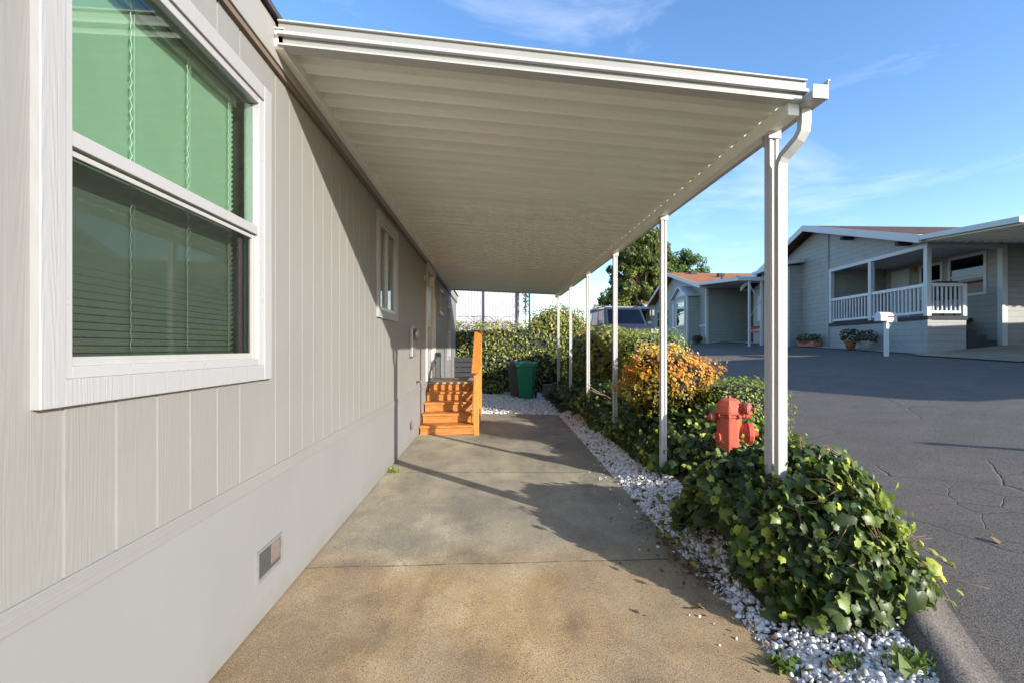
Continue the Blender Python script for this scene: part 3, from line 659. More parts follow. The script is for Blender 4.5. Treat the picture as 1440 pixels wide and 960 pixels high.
for i in range(7):
    y = sy + .22 + i * .135; t = (y - sy) / (9.0 - sy); SM().box(nx_ + .022, nx_ + .06, y, y + .038, .28 + .62 * t, 1.03 + .64 * t).build('baluster', 'redwood_v', st, .003)
for i in range(7):
    y = 9.2 + i * .14; SM().box(nx_ + .022, nx_ + .06, y, y + .038, .93, 1.665).build('baluster', 'redwood_v', st, .003)

# ---------------------------------------------------------------- fire hydrant
hx, hy = 2.40, 4.50
hyd = thing('fire_hydrant', 'weathered red fire hydrant with capped nozzles standing in ivy beside a white post', 'fire hydrant', (hx, hy, .10), R(-6))
mb = MB(); mb.lathe([(.15, -.12), (.15, .0), (.116, .02), (.113, .18), (.121, .20), (.121, .60), (.127, .61), (.127, .625)], seg=8, sm=False); mb.build('barrel', 'hydrant_red', hyd, .008)
mb = MB(); mb.lathe([(.130, .627), (.132, .66), (.124, .72), (.092, .775), (.06, .792), (.0, .795)], seg=8, sm=False); mb.build('bonnet', 'hydrant_red', hyd, .012)
MB().lathe([(.02, .79), (.02, .808), (.014, .81), (.014, .82), (.0, .82)], seg=5, sm=False).build('operating_nut', 'hydrant_dull', hyd)
def nozzle(z, ang, r, ln, mat2='hydrant_red', st0=.09):
    a = R(ang); ax = (math.cos(a), math.sin(a), 0); o = (ax[0] * st0, ax[1] * st0, z)
    k = MB().lathe([(r * .95, 0), (r * .95, ln * .45), (r * 1.05, ln * .46), (r * 1.05, ln * .52)], o, ax, 18).build('nozzle', 'hydrant_red', hyd)
    MB().lathe([(r * .95, ln * .525), (r * 1.18, ln * .55), (r * 1.18, ln * .82), (r * .9, ln * .92), (r * .38, ln * .95), (r * .34, ln), (r * .34, ln + .035), (0, ln + .035)], o, ax, 14, sm=False).build('cap', mat2, k, .003)
nozzle(.70, -42, .052, .13, 'hydrant_dull'); nozzle(.60, 172, .036, .12, 'hydrant_dull'); nozzle(.44, -12, .095, .15); nozzle(.40, 186, .05, .05); nozzle(.63, 10, .045, .13)
for i in range(8): a = i * math.pi / 4 + .39; MB().lathe([(.012, .60), (.012, .64), (0, .64)], (math.cos(a) * .133, math.sin(a) * .133, 0), seg=6).build('flange_bolt', 'hydrant_dull', hyd)

# ---------------------------------------------------------------- wheeled bins
def bin_(label, mat, x, y, rz):
    t = thing('wheelie_bin', label, 'bin', (x, y, zc(min(x, 1.5), y)), rz, 'wheelie bins by the back hedge')
    def ring(a, b, z, r=.05):
        pts = []
        for sx, sy_ in ((1, 1), (-1, 1), (-1, -1), (1, -1)):
            for k in range(4):
                th = math.atan2(sy_, sx) - math.pi / 4 + k * math.pi / 6; pts.append((sx * (a - r) + r * math.cos(th), sy_ * (b - r) + r * math.sin(th), z))
        return pts
    mb = MB(); zs = [(.20, .22, .05), (.215, .24, .30), (.23, .27, .62), (.255, .31, .93), (.285, .345, .94), (.285, .345, 1.0)]; vs = []
    for a, b, z in zs: vs += ring(a, b, z)
    k = 16; mb.add(vs, [(i * k + j, i * k + (j + 1) % k, (i + 1) * k + (j + 1) % k, (i + 1) * k + j) for i in range(len(zs) - 1) for j in range(k)] + [tuple(range(k))], 0, False)
    mb.build('body', mat, t)
    mb = MB(); lv = ring(.295, .36, 1.003) + ring(.295, .36, 1.03) + ring(.24, .28, 1.075, .08); mb.add(lv, [(i * k + j, i * k + (j + 1) % k, (i + 1) * k + (j + 1) % k, (i + 1) * k + j) for i in range(2) for j in range(k)] + [tuple(range(2 * k, 3 * k)), tuple(reversed(range(k)))])
    mb.build('lid', mat, t)
    MB().tube([(-.24, .38, .93), (-.22, .42, .95), (.22, .42, .95), (.24, .38, .93)], .016).build('handle', mat, t)
    for s in (-1, 1): MB().lathe([(.0, -.025), (.10, -.025), (.115, -.012), (.115, .012), (.10, .025), (0, .025)], (s * .24, .26, .115), (1, 0, 0), 20).build('wheel', 'tyre', t)
bin_('green wheelie bin with closed lid, in front of the dark grey one', 'bin_green', 1.03, 13.75, R(-12))
bin_('dark grey wheelie bin half hidden behind the green one', 'bin_grey', .80, 14.4, R(-14))
for (nm, lab, mt, x, y, z0, dx, dy, dz, rz) in (('concrete_block', 'grey concrete block on the gravel just right of the bins', 'block', 1.80, 14.6, -.1, .2, .1, .34, .1), ('planter_edging', 'low terracotta coloured edging block in front of the ivy, right of the bins', 'terracotta', 2.12, 14.35, -.08, .26, .06, .20, -.05), ('concrete_block', 'brown concrete block left of the bins under the hedge', 'block', .18, 15.0, -.1, .2, .1, .3, 0)):
    t = thing(nm, lab, 'block', (x, y, z0), rz)
    MB().box(-dx, dx, -dy, dy, 0, dz).build('block_body', mt, t, .012)
    MB().box(-dx - .01, dx + .01, -dy - .01, dy + .01, dz + .001, dz + .03).build('cap_course', mt, t, .006)

# ---------------------------------------------------------------- near ivy mound (height field)
def mound_h(x, y):
    yy_ = np.atleast_1d(y); xr = np.array([curb_x(b) for b in yy_.ravel()]).reshape(yy_.shape) + .02; xr = np.minimum(xr, 2.55); xl = 1.58 - .24 * np.exp(-((yy_ - 3.2) / .6) ** 2)
    u = (x - (xl + xr) / 2) / ((xr - xl) / 2); v = (y - 2.95) / np.where(y < 2.95, .90, 1.08)
    r = (np.abs(u) ** 2.6 + np.abs(v) ** 2.4)
    xw = xr + .10 + .05 * np.sin(yy_ * 9); xv = xl - .08 + .05 * np.sin(yy_ * 7); u2 = (x - (xv + xw) / 2) / ((xw - xv) / 2); r2 = np.abs(u2) ** 3 + np.abs(v * .97) ** 4
    lump = 1 + .16 * np.sin(x * 6.3 + y * 2.1) * np.sin(y * 4.4 + 1)
    return np.maximum(.61 * lump * np.clip(1 - r * 1.08, 0, 1) ** .6, .15 * np.clip(1 - r2, 0, 1) ** .5)
def bedz_v(x, y): return np.array([bed_z(min(a, curb_x(b)), b) for a, b in zip(x, y)])
def ivy_field(name, label, group, x0, x1, y0, y1, hf, n, size, loc, dry=200, seed=3, core=True, bright=.0, stems=40):
    t = thing(name, label, 'ivy', loc, 0, group)
    lx, ly, lz = loc
    X = rng.uniform(x0, x1, n * 4); Y = rng.uniform(y0, y1, n * 4); H = hf(X, Y)
    e = .02; gx = (hf(X + e, Y) - hf(X - e, Y)) / (2 * e); gy_ = (hf(X, Y + e) - hf(X, Y - e)) / (2 * e)
    gl = np.sqrt(1 + np.minimum(gx * gx + gy_ * gy_, 60)); keep = (H > .03) & (rng.uniform(0, 1, n * 4) < gl / 5); X, Y, H, gx, gy_ = [a[keep][:n] for a in (X, Y, H, gx, gy_)]
    gx = np.clip(gx, -5, 5); gy_ = np.clip(gy_, -5, 5)
    base = bedz_v(X, Y); N = norm(np.stack([-gx, -gy_, np.ones_like(gx)], 1)); P0 = np.stack([X, Y, base + H], 1)
    frac = np.where(rng.uniform(0, 1, len(X)) < .55, 1, rng.uniform(.15, 1, len(X)) ** .6)      # fill the flanks
    P0[:, 2] = base + H * frac + .03 * wob(P0 * 6, 1.0, seed) + rng.normal(0, .02, len(X))
    P0 += N * (rng.uniform(-.09, .055, len(X)) + .04 * wob(P0 * 5, 1.3, seed + 1))[:, None]
    patch = .5 + .5 * wob(P0 * 3, 1.2, seed + 2)
    sunny = np.clip((X - (x0 + x1) / 2) / (x1 - x0) * 2 + .3, 0, 1) * (frac > .8)  # sunlight put into the tint: sun-side leaves get lighter and yellower
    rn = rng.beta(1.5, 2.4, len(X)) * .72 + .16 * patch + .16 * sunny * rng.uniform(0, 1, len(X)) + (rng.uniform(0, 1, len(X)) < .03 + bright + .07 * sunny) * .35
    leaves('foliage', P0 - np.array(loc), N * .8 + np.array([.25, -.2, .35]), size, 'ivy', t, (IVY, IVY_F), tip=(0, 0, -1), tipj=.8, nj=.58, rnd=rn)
    k = n // 7; i = rng.integers(0, len(X), k * 3); i = i[(frac[i] > .9)][:k]; Q = P0[i] + N[i] * rng.uniform(.02, .09, (len(i), 1))
    leaves('young_leaves', Q - np.array(loc), N[i] + np.array([.3, -.3, .3]), size * .6, 'ivy', t, (IVY, IVY_F), tip=(0, 0, -1), nj=.8, rnd=rng.uniform(.6, .95, len(i)))
    if dry:
        k = dry; i = rng.integers(0, len(X), k); Q = P0[i].copy(); Q[:, 2] = base[i] + rng.uniform(0, .10, k); Q[:, 0] += rng.normal(0, .06, k); leaves('dead_leaves', Q - np.array(loc), np.tile([0, 0, 1.], (k, 1)), size * .7, 'ivy_dry', t, (IVY, IVY_F), nj=.6)
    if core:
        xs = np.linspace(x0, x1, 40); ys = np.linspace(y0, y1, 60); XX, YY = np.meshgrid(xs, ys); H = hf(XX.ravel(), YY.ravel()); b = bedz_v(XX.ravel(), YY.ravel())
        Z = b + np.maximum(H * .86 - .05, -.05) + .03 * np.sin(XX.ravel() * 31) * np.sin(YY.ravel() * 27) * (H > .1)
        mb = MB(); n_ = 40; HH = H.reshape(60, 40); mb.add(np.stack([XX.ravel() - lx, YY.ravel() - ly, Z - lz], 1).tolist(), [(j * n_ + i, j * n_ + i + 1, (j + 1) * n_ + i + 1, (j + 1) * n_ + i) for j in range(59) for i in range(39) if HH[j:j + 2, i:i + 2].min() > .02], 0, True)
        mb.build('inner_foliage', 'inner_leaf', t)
    mb = MB()
    for k in range(stems):
        i = int(rng.integers(0, len(X))); p = Vector(P0[i]); a = random.uniform(0, 6.28); pts = [p - Vector(loc)]; 
        d = Vector((math.cos(a), math.sin(a), .1)) * random.uniform(.05, .12)
        for q in range(4): p = p + d + Vector((0, 0, .02 - .02 * q)) ; d.rotate(Matrix.Rotation(random.uniform(-.5, .5), 3, 'Z')); h = float(hf(np.array([p.x]), np.array([p.y]))[0]); p.z = max(bed_z(min(p.x, curb_x(p.y)), p.y) + h + random.uniform(-.01, .05), .02); pts.append(p - Vector(loc))
        MB().tube(pts, [.004, .004, .0035, .003, .002], 5).build('stem', 'vine', t)
    return t, P0
IG = 'ivy growing in the planting bed'
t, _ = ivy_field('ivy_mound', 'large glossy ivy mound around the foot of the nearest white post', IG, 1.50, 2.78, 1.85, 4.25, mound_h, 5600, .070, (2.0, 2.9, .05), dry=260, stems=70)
# runners with leaves that stray over the kerb and the gravel
def runner(t, loc, pts, r=.003, nl=6, sz=.06, hi=.8):
    mb = MB(); P = [Vector(p) - Vector(loc) for p in pts]; mb.tube(P, r, 5); mb.build('runner', 'vine', t)
    q = []
    for i in range(nl):
        s = (i + .5) / nl * (len(P) - 1); k = int(s); q.append(P[k].lerp(P[k + 1], s - k) + Vector((random.uniform(-.03, .03), random.uniform(-.03, .03), .015)))
    leaves('runner_leaves', np.array([v[:] for v in q]), np.tile([.3, -.3, 1.], (nl, 1)), sz, 'ivy', t, (IVY, IVY_F), nj=.35, rnd=rng.uniform(hi - .15, 1, nl))
L0 = (2.0, 2.9, .05)
runner(t, L0, [(2.35, 2.65, .36), (2.52, 2.56, .27), (2.64, 2.50, .15), (2.74, 2.46, .09)], nl=7, hi=.88)
runner(t, L0, [(2.22, 2.42, .32), (2.34, 2.30, .22), (2.42, 2.22, .13)], nl=5, hi=.9)
runner(t, L0, [(2.45, 2.9, .42), (2.62, 2.82, .28), (2.74, 2.78, .12)], nl=6, hi=.85)
runner(t, L0, [(2.2, 2.2, .33), (2.24, 2.09, .22), (2.25, 2.02, .12)], nl=4, sz=.05, hi=.5)
runner(t, L0, [(1.72, 3.6, .18), (1.60, 3.75, .05), (1.55, 3.95, .02), (1.52, 4.2, .01)], nl=9, sz=.05, hi=.7)
runner(t, L0, [(1.65, 3.1, .12), (1.50, 3.25, .02), (1.38, 3.38, -.05), (1.30, 3.6, -.06)], nl=7, sz=.045, hi=.5)
runner(t, L0, [(1.62, 2.9, .12), (1.52, 2.72, .04), (1.45, 2.6, -.02)], nl=6, sz=.045, hi=.5)
for q in range(7):
    ya = 2.7 + q * .16; runner(t, L0, [(1.62, ya, .14), (1.50, ya + random.uniform(-.1, .1), .03), (1.40 - .05 * (q % 2), ya + random.uniform(.0, .25), -.05), (1.28 + .06 * (q % 3), ya + random.uniform(.1, .4), -.07)], nl=4, sz=.04, hi=random.choice([.4, .6, .85]))
def strip(yc0, yc1, xa_, xb_, h, sd):
    def f(x, y):
        u = (x - (xa_ + xb_) / 2) / ((xb_ - xa_) / 2); v = (y - (yc0 + yc1) / 2) / ((yc1 - yc0) / 2); P = np.stack([x, y, x * 0], -1)
        return h * np.clip(1 - np.abs(u) ** 3 - np.abs(v) ** 6, 0, 1) ** .5 * (1 + .3 * wob(P, 3, sd))
    return f
ivy_field('ivy_patch', 'dark ivy patch around the second white post below the orange shrub', IG, 1.78, 3.3, 4.75, 7.6, strip(4.7, 7.7, 1.76, 3.35, .42, 4), 3800, .075, (2.5, 6.0, .1), dry=80, seed=9, stems=25)
ivy_field('ivy_patch', 'low ivy filling the bed between the hydrant and the road kerb', IG, 2.45, 3.35, 3.3, 5.2, lambda x, y: strip(3.2, 5.3, 2.35, 3.45, .17, 8)(x, y) * (x < np.array([curb_x(b) - .05 for b in y])), 1300, .07, (2.8, 4.1, .1), dry=40, seed=12, bright=.05, stems=15)
ivy_field('ivy_patch', 'ivy bank under the far white posts, spilling towards the gravel', IG, 1.70, 3.4, 7.3, 14.2, strip(7.2, 14.4, 1.62, 3.4, .48, 5), 5200, .085, (2.5, 10.5, .1), dry=60, seed=15, stems=15)

# ---------------------------------------------------------------- shrubs and hedges
def redtop(P, N): return np.clip(rng.beta(2, 2.2, len(P)) * .8 + .25 * (N[:, 2] > .3) * rng.uniform(0, 1, len(P)) + .12 * wob(P, 2.2, 5), 0, 1)
def orng(P, N): return np.clip(.30 + .85 * (P[:, 2] - .80) / .5 + rng.normal(0, .16, len(P)) + .22 * wob(P, 6, 3), 0, 1)
sh = shrub('flowering_shrub', 'rounded orange and yellow leaved shrub with a few pink blooms behind the second post', 'shrub', (2.42, 6.25, .92), (.62, .6, .46), 5600, .048, 'orange_leaf', p=2.3, amp=.24, fr=3.6, seed=4, g=.12, zmin=.38, rndf=orng, depth=(.78, 1.1), twigs=9)
P, N = shell((0, 0, .83), (.62, .6, .47), 500, .24, 3.6, 4, 2.3, (1.03, 1.14)); k = N[:, 2] > .55; P = P[k][:70]; N = N[k][:70]
leaves('blossoms', P, N, .045, 'pink_petal', sh, (OVAL, OVAL_F), tip=(0, 0, 1))
shrub('boxwood_hedge', 'short clipped light green hedge by the kerb behind the hydrant', 'hedge', (3.18, 5.75, .54), (.52, .55, .45), 5200, .035, 'boxwood', p=4, amp=.06, fr=4, seed=6, g=.2, twigs=14)
shrub('clipped_hedge', 'box shaped green hedge with brown bare inside, behind the orange shrub', 'hedge', (3.15, 9.1, 1.0), (.62, .75, .72), 6000, .05, 'boxwood', p=5, amp=.05, fr=3, seed=8, g=.25, twigs=24)
HG = 'hedges enclosing the back of the drive'
shrub('ivy_hedge', 'tall mixed ivy hedge along the road side by the far posts', 'hedge', (3.05, 12.3, .92), (.75, 2.3, .93), 9000, .085, 'hedge_mix', (IVY, IVY_F), p=4, amp=.09, fr=3, seed=10, g=.2, group=HG, rndf=redtop)
shrub('back_hedge', 'broad leafy hedge across the end of the yard behind the timber steps', 'hedge', (.35, 16.3, 1.0), (2.6, .75, 1.22), 11000, .085, 'hedge_mix', (OVAL, OVAL_F), p=5, amp=.06, fr=3, seed=11, g=-.1, group=HG, rndf=redtop)
shrub('round_bush', 'rounded reddish bush rising above the hedge behind the bins', 'bush', (2.45, 16.9, 1.75), (1.15, .9, 1.15), 6500, .08, 'hedge_mix', p=2.4, amp=.1, fr=3, seed=13, g=0, rndf=redtop)
shrub('low_plant', 'small yellow green grassy plant by the block left of the bins', 'plant', (-.02, 14.9, .12), (.42, .22, .26), 700, .07, 'boxwood', (DIA, DIA_F), amp=.25, fr=3, seed=14, g=-.1, twigs=0)
# bare pruned branches by the third post
t = thing('pruned_shrub', 'leafless twisted brown branches between the third and fourth posts', 'shrub', (2.35, 8.1, .2)); mb = MB(); random.seed(3)
for i in range(9):
    a = random.uniform(2.2, 5.2); p = Vector((0, 0, 0)); d = Vector((math.cos(a) * .5, math.sin(a) * .4, .8)); pts = [p.copy()]
    for q in range(5): p += d * .19; d += Vector((random.uniform(-.5, .5), random.uniform(-.5, .5), random.uniform(-.35, .25))); d.normalize(); pts.append(p.copy())
    mb.tube(pts, [.022, .019, .016, .012, .009, .005], 6)
mb.build('branches', 'vine', t)
# bare vine top on the back hedge
t = thing('dry_vine', 'thin dark arching vine above the back hedge', 'vine', (-.3, 16.3, 2.1)); mb = MB()
for i in range(12):
    x0 = random.uniform(-.5, .7); a = random.uniform(-.5, .5); pts = [(x0, 0, 0), (x0 + a * .3, 0, .22), (x0 + a * .9, .03, .38), (x0 + a * 1.6, .05, .36)]; mb.tube(pts, .008, 4)
mb.build('stems', 'wire_dark', t)
# weeds, fallen leaves
def weed(x, y, n, s, lab, nm='weed_tuft', mat='grass_blade', z=None):
    z = zc(x, y) if z is None else z; t = thing(nm, lab, 'weed', (x, y, z)); P = np.stack([rng.normal(0, s * .8, n), rng.normal(0, s * .5, n), rng.uniform(0, s * .3, n)], 1)
    leaves('blades', P, np.stack([rng.normal(0, 1, n), rng.normal(0, 1, n), rng.uniform(.2, .8, n)], 1), s, mat, t, (DIA, DIA_F), tip=(0, 0, 1), tipj=.5)
weed(-1.10, 5.52, 90, .05, 'small green weed at the slab joint against the home skirting', mat='boxwood')
weed(1.36, 2.02, 80, .06, 'thin grassy weed at the corner of the gravel and the concrete edge')
weed(1.60, 1.92, 70, .05, 'pale grass tuft in the near gravel below the ivy mound', z=-.02)
weed(1.84, 1.80, 80, .075, 'straw coloured grass tuft against the near kerb', z=.02)
weed(1.40, 4.4, 50, .04, 'creeping weed on the concrete edge halfway to the second post', mat='ivy')
mb_n = 90; yy = rng.uniform(2.4, 10, mb_n); xx = np.array([edge_x(a) for a in yy]) - np.abs(rng.normal(0, .22, mb_n)); P = np.stack([xx, yy, -.035 * (xx + 1.17) + .008], 1)
tag(leaves('leaf_litter', P, np.tile([0, 0, 1.], (mb_n, 1)), .035, 'ivy_dry', None, (OVAL, OVAL_F), nj=.25), 'brown leaf crumbs scattered along the concrete edge', 'leaf litter', kind='stuff')
mb_n = 260; yy = rng.uniform(1.6, 15, mb_n); xx = np.array([edge_x(a) for a in yy]) + rng.uniform(0, .5, mb_n); P = np.stack([xx, yy, bedz_v(xx, yy) + .025], 1)
tag(leaves('fallen_leaves', P, np.tile([0, 0, 1.], (mb_n, 1)), .04, 'ivy_dry', None, (IVY, IVY_F), nj=.4), 'brown and green leaves lying on the white gravel strip', 'leaf litter', kind='stuff')
def one_leaf(x, y, z, s, mat, lab, r=.5): tag(leaves('fallen_leaf', np.array([(x, y, z)]), np.array([(0, 0, 1.)]), s, mat, None, (OVAL, OVAL_F), nj=.15, rnd=np.array([r])), lab, 'leaf', 'single fallen leaves')
P = np.stack([rng.normal(1.38, .09, 420), rng.normal(3.15, .38, 420), rng.uniform(0, .03, 420)], 1); P[:, 2] += np.array([zc(min(a, 1.4), b) for a, b in P[:, :2]]) + .008
tag(leaves('leaf_debris', P, np.tile([0, 0, 1.], (420, 1)), .032, 'ivy_dry', None, (OVAL, OVAL_F), nj=.5), 'dense brown leaf debris where the ivy mound meets the concrete', 'leaf litter', kind='stuff')
one_leaf(1.13, 2.52, -.065, .06, 'ivy', 'dark green leaf lying on the near concrete slab', .2)
one_leaf(3.32, 2.7, G(3.32, 2.7) + .012, .07, 'ivy_dry', 'tan curled leaf on the asphalt right of the ivy mound', 1)
one_leaf(3.3, 3.9, G(3.3, 3.9) + .012, .09, 'ivy', 'dark leaf on the asphalt beyond the ivy mound', .3)

# ---------------------------------------------------------------- back of the yard
t = thing('board_fence', 'low dark weathered board fence behind the timber steps', 'fence', (-.9, 15.2, -.05))
for i in range(7): MB().box(-.45, .55, 0, .03, .05 + i * .16, .19 + i * .16).build('board', 'grey_wood', t, .003)
for s in (-.4, .5): MB().box(s - .04, s + .04, .031, .11, 0, 1.22).build('fence_post', 'grey_wood', t)
wh = thing('white_building', 'white ribbed metal building with dark seams behind the back hedge', 'building', (-.6, 26, 0), 0)
MB().box(-4, 2.15, 0, 6, 0, 5.9).build('wall', 'rib_white', wh)
for x in (.18, 2.0): MB().box(x - .05, x + .05, -.05, -.002, 0, 5.9).build('seam_post', 'wire_dark', wh)
MB().box(-4.3, 2.4, -.2, 6.2, 5.9, 6.1).build('roof', 'corner_trim', wh)
t = thing('climbing_plant', 'narrow dark creeper hanging at the corner of the white building', 'plant', (1.85, 25.7, 0)); P = np.stack([rng.normal(0, .1, 700), rng.normal(0, .06, 700), rng.uniform(3.2, 5.4, 700)], 1)
leaves('foliage', P, rng.normal(size=(700, 3)), .1, 'dark_leaf', t, (DIA, DIA_F)); MB().tube([(0, 0, 0), (.03, 0, 3), (0, 0, 5.2)], .03).build('stem', 'bark', t)
t = thing('utility_pole', 'thin dark pole right of the white building', 'pole', (2.1, 26, 0)); MB().tube([(0, 0, 0), (0, 0, 7.5)], [.06, .05]).build('pole_shaft', 'wire_dark', t)
MB().box(-.5, .5, -.04, .04, 7.0, 7.1).build('crossarm', 'wire_dark', t)

# ---------------------------------------------------------------- neighbouring homes
def house_win(par, axis, c, a0, a1, z0, z1, pane='glass_clear', tr=.09, blind=0, out=-1, sash=True):
    """axis 'x': wall plane x=c facing out*x, spans y=a0..a1;  axis 'y': wall plane y=c"""
    def bb(mb, p0, p1, q0, q1, r0, r1):
        e0, e1 = sorted((c + out * p0, c + out * p1))
        return mb.box(e0, e1, q0, q1, r0, r1) if axis == 'x' else mb.box(q0, q1, e0, e1, r0, r1)
    f = MB(); bb(f, .0, .045, a0 - tr, a0, z0 - tr, z1 + tr); bb(f, 0, .045, a1, a1 + tr, z0 - tr, z1 + tr); bb(f, 0, .043, a0, a1, z1, z1 + tr); bb(f, 0, .043, a0, a1, z0 - tr, z0)
    o = f.build('window', 'corner_trim', par)
    if sash: bb(MB(), .012, .035, a0, a1, (z0 + z1) / 2 - .025, (z0 + z1) / 2 + .025).build('sash_bar', 'corner_trim', o)
    bb(MB(), .002, .004, a0, a1, z0, z1).build('backing', 'dark_room', o)
    if blind: bb(MB(), .005, .007, a0 + .02, a1 - .02, z1 - (z1 - z0) * blind, z1).build('shade', 'blind', o)
    bb(MB(), .009, .011, a0, a1, z0, z1).build('pane', pane, o)
    return o
RZ = -math.atan(.0912)
def frame(origin, name, label, cat='house', group=None): return thing(name, label, cat, origin, RZ, group)
def gable_house(t, wd, dp, ze, zp, wall, roof, vp, y0=0, front_u=0, porch=0, pu=0, zbeam=3.46, overf=.55, overs=.35):
    """u = local x (away from the road), v = local y; front gable at u=0 from v=y0 to wd"""
    e = .0
    def top(v): return ze + (zp - ze) * (v - y0) / (vp - y0) if v < vp else ze + (zp - ze) * (wd - v) / (wd - vp)
    th = .16; T = -.22                                    # walls stop under the roof
    if porch: MB().prism([(porch, -.8), (wd, -.8), (wd, top(wd) + T), (vp, zp + T), (porch, top(porch) + T)] if porch < vp else [], 0, th, 'yz').build('front_wall', wall, t)
    else: MB().prism([(y0, -.8), (wd, -.8), (wd, top(wd) + T), (vp, zp + T), (y0, ze + T)], 0, th, 'yz').build('front_wall', wall, t)
    if porch: MB().prism([(y0, zbeam), (porch, zbeam), (porch, top(porch) + T), (y0, ze + T)], .0, th, 'yz').build('gable_wall', wall, t)
    MB().box(pu + .0, dp, y0, y0 + th, -.8, ze + T).build('side_wall', wall, t)
    MB().box(th, dp, wd - th, wd, -.8, ze + T).build('far_wall', wall, t)
    MB().prism([(y0 + th, -.8), (wd - th, -.8), (wd - th, top(wd) + T - .05), (vp, zp + T - .05), (y0 + th, ze + T - .05)], dp - th, dp, 'yz').build('rear_wall', wall, t)
    # roof planes with thickness, fascias
    o0 = y0 - overs; o1 = wd + overs; sl = (zp - ze) / (vp - y0); sr = (zp - ze) / (wd - vp); k = -overf
    z0 = ze - sl * overs; z1 = ze - sr * overs
    R_ = MB().prism([(o0, z0 - .08), (vp, zp - .08), (vp, zp), (o0, z0)], k, dp + .3, 'yz').prism([(vp, zp - .08), (o1, z1 - .08), (o1, z1), (vp, zp)], k, dp + .3, 'yz')
    rf = R_.build('roof', roof, t)
    fa = MB().prism([(o0, z0 - .24), (vp, zp - .24), (vp, zp + .01), (o0, z0 + .01)], k - .035, k - .002, 'yz').prism([(vp, zp - .24), (o1, z1 - .24), (o1, z1 + .01), (vp, zp + .01)], k - .035, k - .002, 'yz')
    fa.build('rake_board', 'corner_trim', t)
    MB().box(k, dp + .3, o0 - .03, o0 - .002, z0 - .22, z0 + .005).build('eave_board', 'corner_trim', t)
    MB().box(k, dp + .3, o1 + .002, o1 + .03, z1 - .22, z1 + .005).build('eave_board', 'corner_trim', t)
    return rf, top
# --- house with porch
A = (13.2, 12.7, G(13.2, 12.7) - .02)
h1 = frame(A, 'porch_house', 'blue grey lap sided house with white porch railing and brown roof, nearest across the road', group='houses across the road')
rf, top1 = gable_house(h1, 11.4, 15, 3.62, 5.36, 'lap_bluegrey', 'shingle_brown', 5.7, porch=4.78, pu=2.35, zbeam=3.34)
DK = 1.14
MB().box(0, .12, .0, 4.78, -.5, DK - .12).build('porch_skirt', 'lap_bluegrey', h1)
MB().box(.12, 1.22, 0, .12, -.5, DK - .12).build('porch_side_skirt', 'lap_bluegrey', h1)
MB().box(-.03, 1.25, -.03, .95, DK - .118, DK).box(-.03, 2.35, .952, 4.78, DK - .118, DK).build('porch_deck', 'grey_wood', h1)
MB().box(2.35, 2.47, .16, 4.78, -.5, 3.40).build('porch_wall', 'lap_bluegrey', h1)
MB().box(.16, 2.35, 4.80, 4.9, DK, 3.40).build('porch_end_wall', 'lap_bluegrey', h1)
MB().box(.16, 2.35, .05, 4.78, 3.345, 3.39).build('porch_ceiling', 'house_white', h1)
MB().box(-.03, .17, -.02, 4.78, 3.22, 3.338).box(.17, 2.5, -.02, .14, 3.22, 3.338).build('porch_beam', 'corner_trim', h1)
for v in (.0, 2.4, 4.65): MB().box(-.02, .12, v, v + .14, DK, 3.22).build('porch_post', 'corner_trim', h1)
MB().box(2.33, 2.50, -.04, .12, .232, 3.22).build('corner_post', 'corner_trim', h1)
MB().box(-.03, .10, -.03, .12, -.5, DK - .12).build('corner_board', 'lap_bluegrey', h1)
MB().box(-.035, .1, 4.79, 4.93, -.5, 4.9).build('corner_board', 'lap_bluegrey', h1)
def rail(t, p0, p1, z, n, h=.95):
    p0 = Vector(p0); p1 = Vector(p1)
    r = MB().beam((p0.x, p0.y, z + h), (p1.x, p1.y, z + h), .09, .10).beam((p0.x, p0.y, z + .12), (p1.x, p1.y, z + .12), .05, .08).build('railing', 'house_white', t)
    for i in range(n):
        p = p0.lerp(p1, (i + .5) / n); MB().box(p.x - .02, p.x + .02, p.y - .02, p.y + .02, z + .161, z + h - .051).build('baluster', 'house_white', r)
rail(h1, (.05, .16, 0), (.05, 2.4, 0), DK, 14); rail(h1, (.05, 2.54, 0), (.05, 4.65, 0), DK, 13); rail(h1, (.14, .05, 0), (1.12, .05, 0), DK, 7)
MB().box(1.12, 1.24, -.01, .11, DK, DK + .98).build('railing_post', 'house_white', h1)
for i, (zt, ue) in enumerate(((.73, 1.57), (.56, 1.87), (.40, 2.19), (.23, 2.60))): MB().box(1.26 if i == 0 else (1.57, 1.87, 2.19)[i - 1] - .31 * 0 , ue, -.06 if i == 3 else .0, .95, -.3, zt).build('step', 'grey_wood', h1)
house_win(h1, 'x', 2.35, .55, 1.75, 1.95, 3.15, 'glass_dark'); house_win(h1, 'x', 2.35, 2.15, 2.95, 2.0, 3.1, 'glass_dark')
dr = MB().box(2.29, 2.348, 3.5, 4.4, DK + .01, 3.18).build('door', 'corner_trim', h1); MB().box(2.27, 2.289, 3.6, 4.3, DK + .2, DK + .95).box(2.27, 2.289, 3.6, 4.3, DK + 1.05, 3.05).build('door_panel', 'corner_trim', dr); MB().lathe([(0, 0), (.03, 0), (.03, .06), (0, .06)], (2.29, 3.6, DK + 1.0), (-1, 0, 0), 10).build('handle', 'brass', dr)
MB().box(2.25, 2.348, 3.2, 3.32, 3.0, 3.22).build('porch_lamp', 'brass', h1)
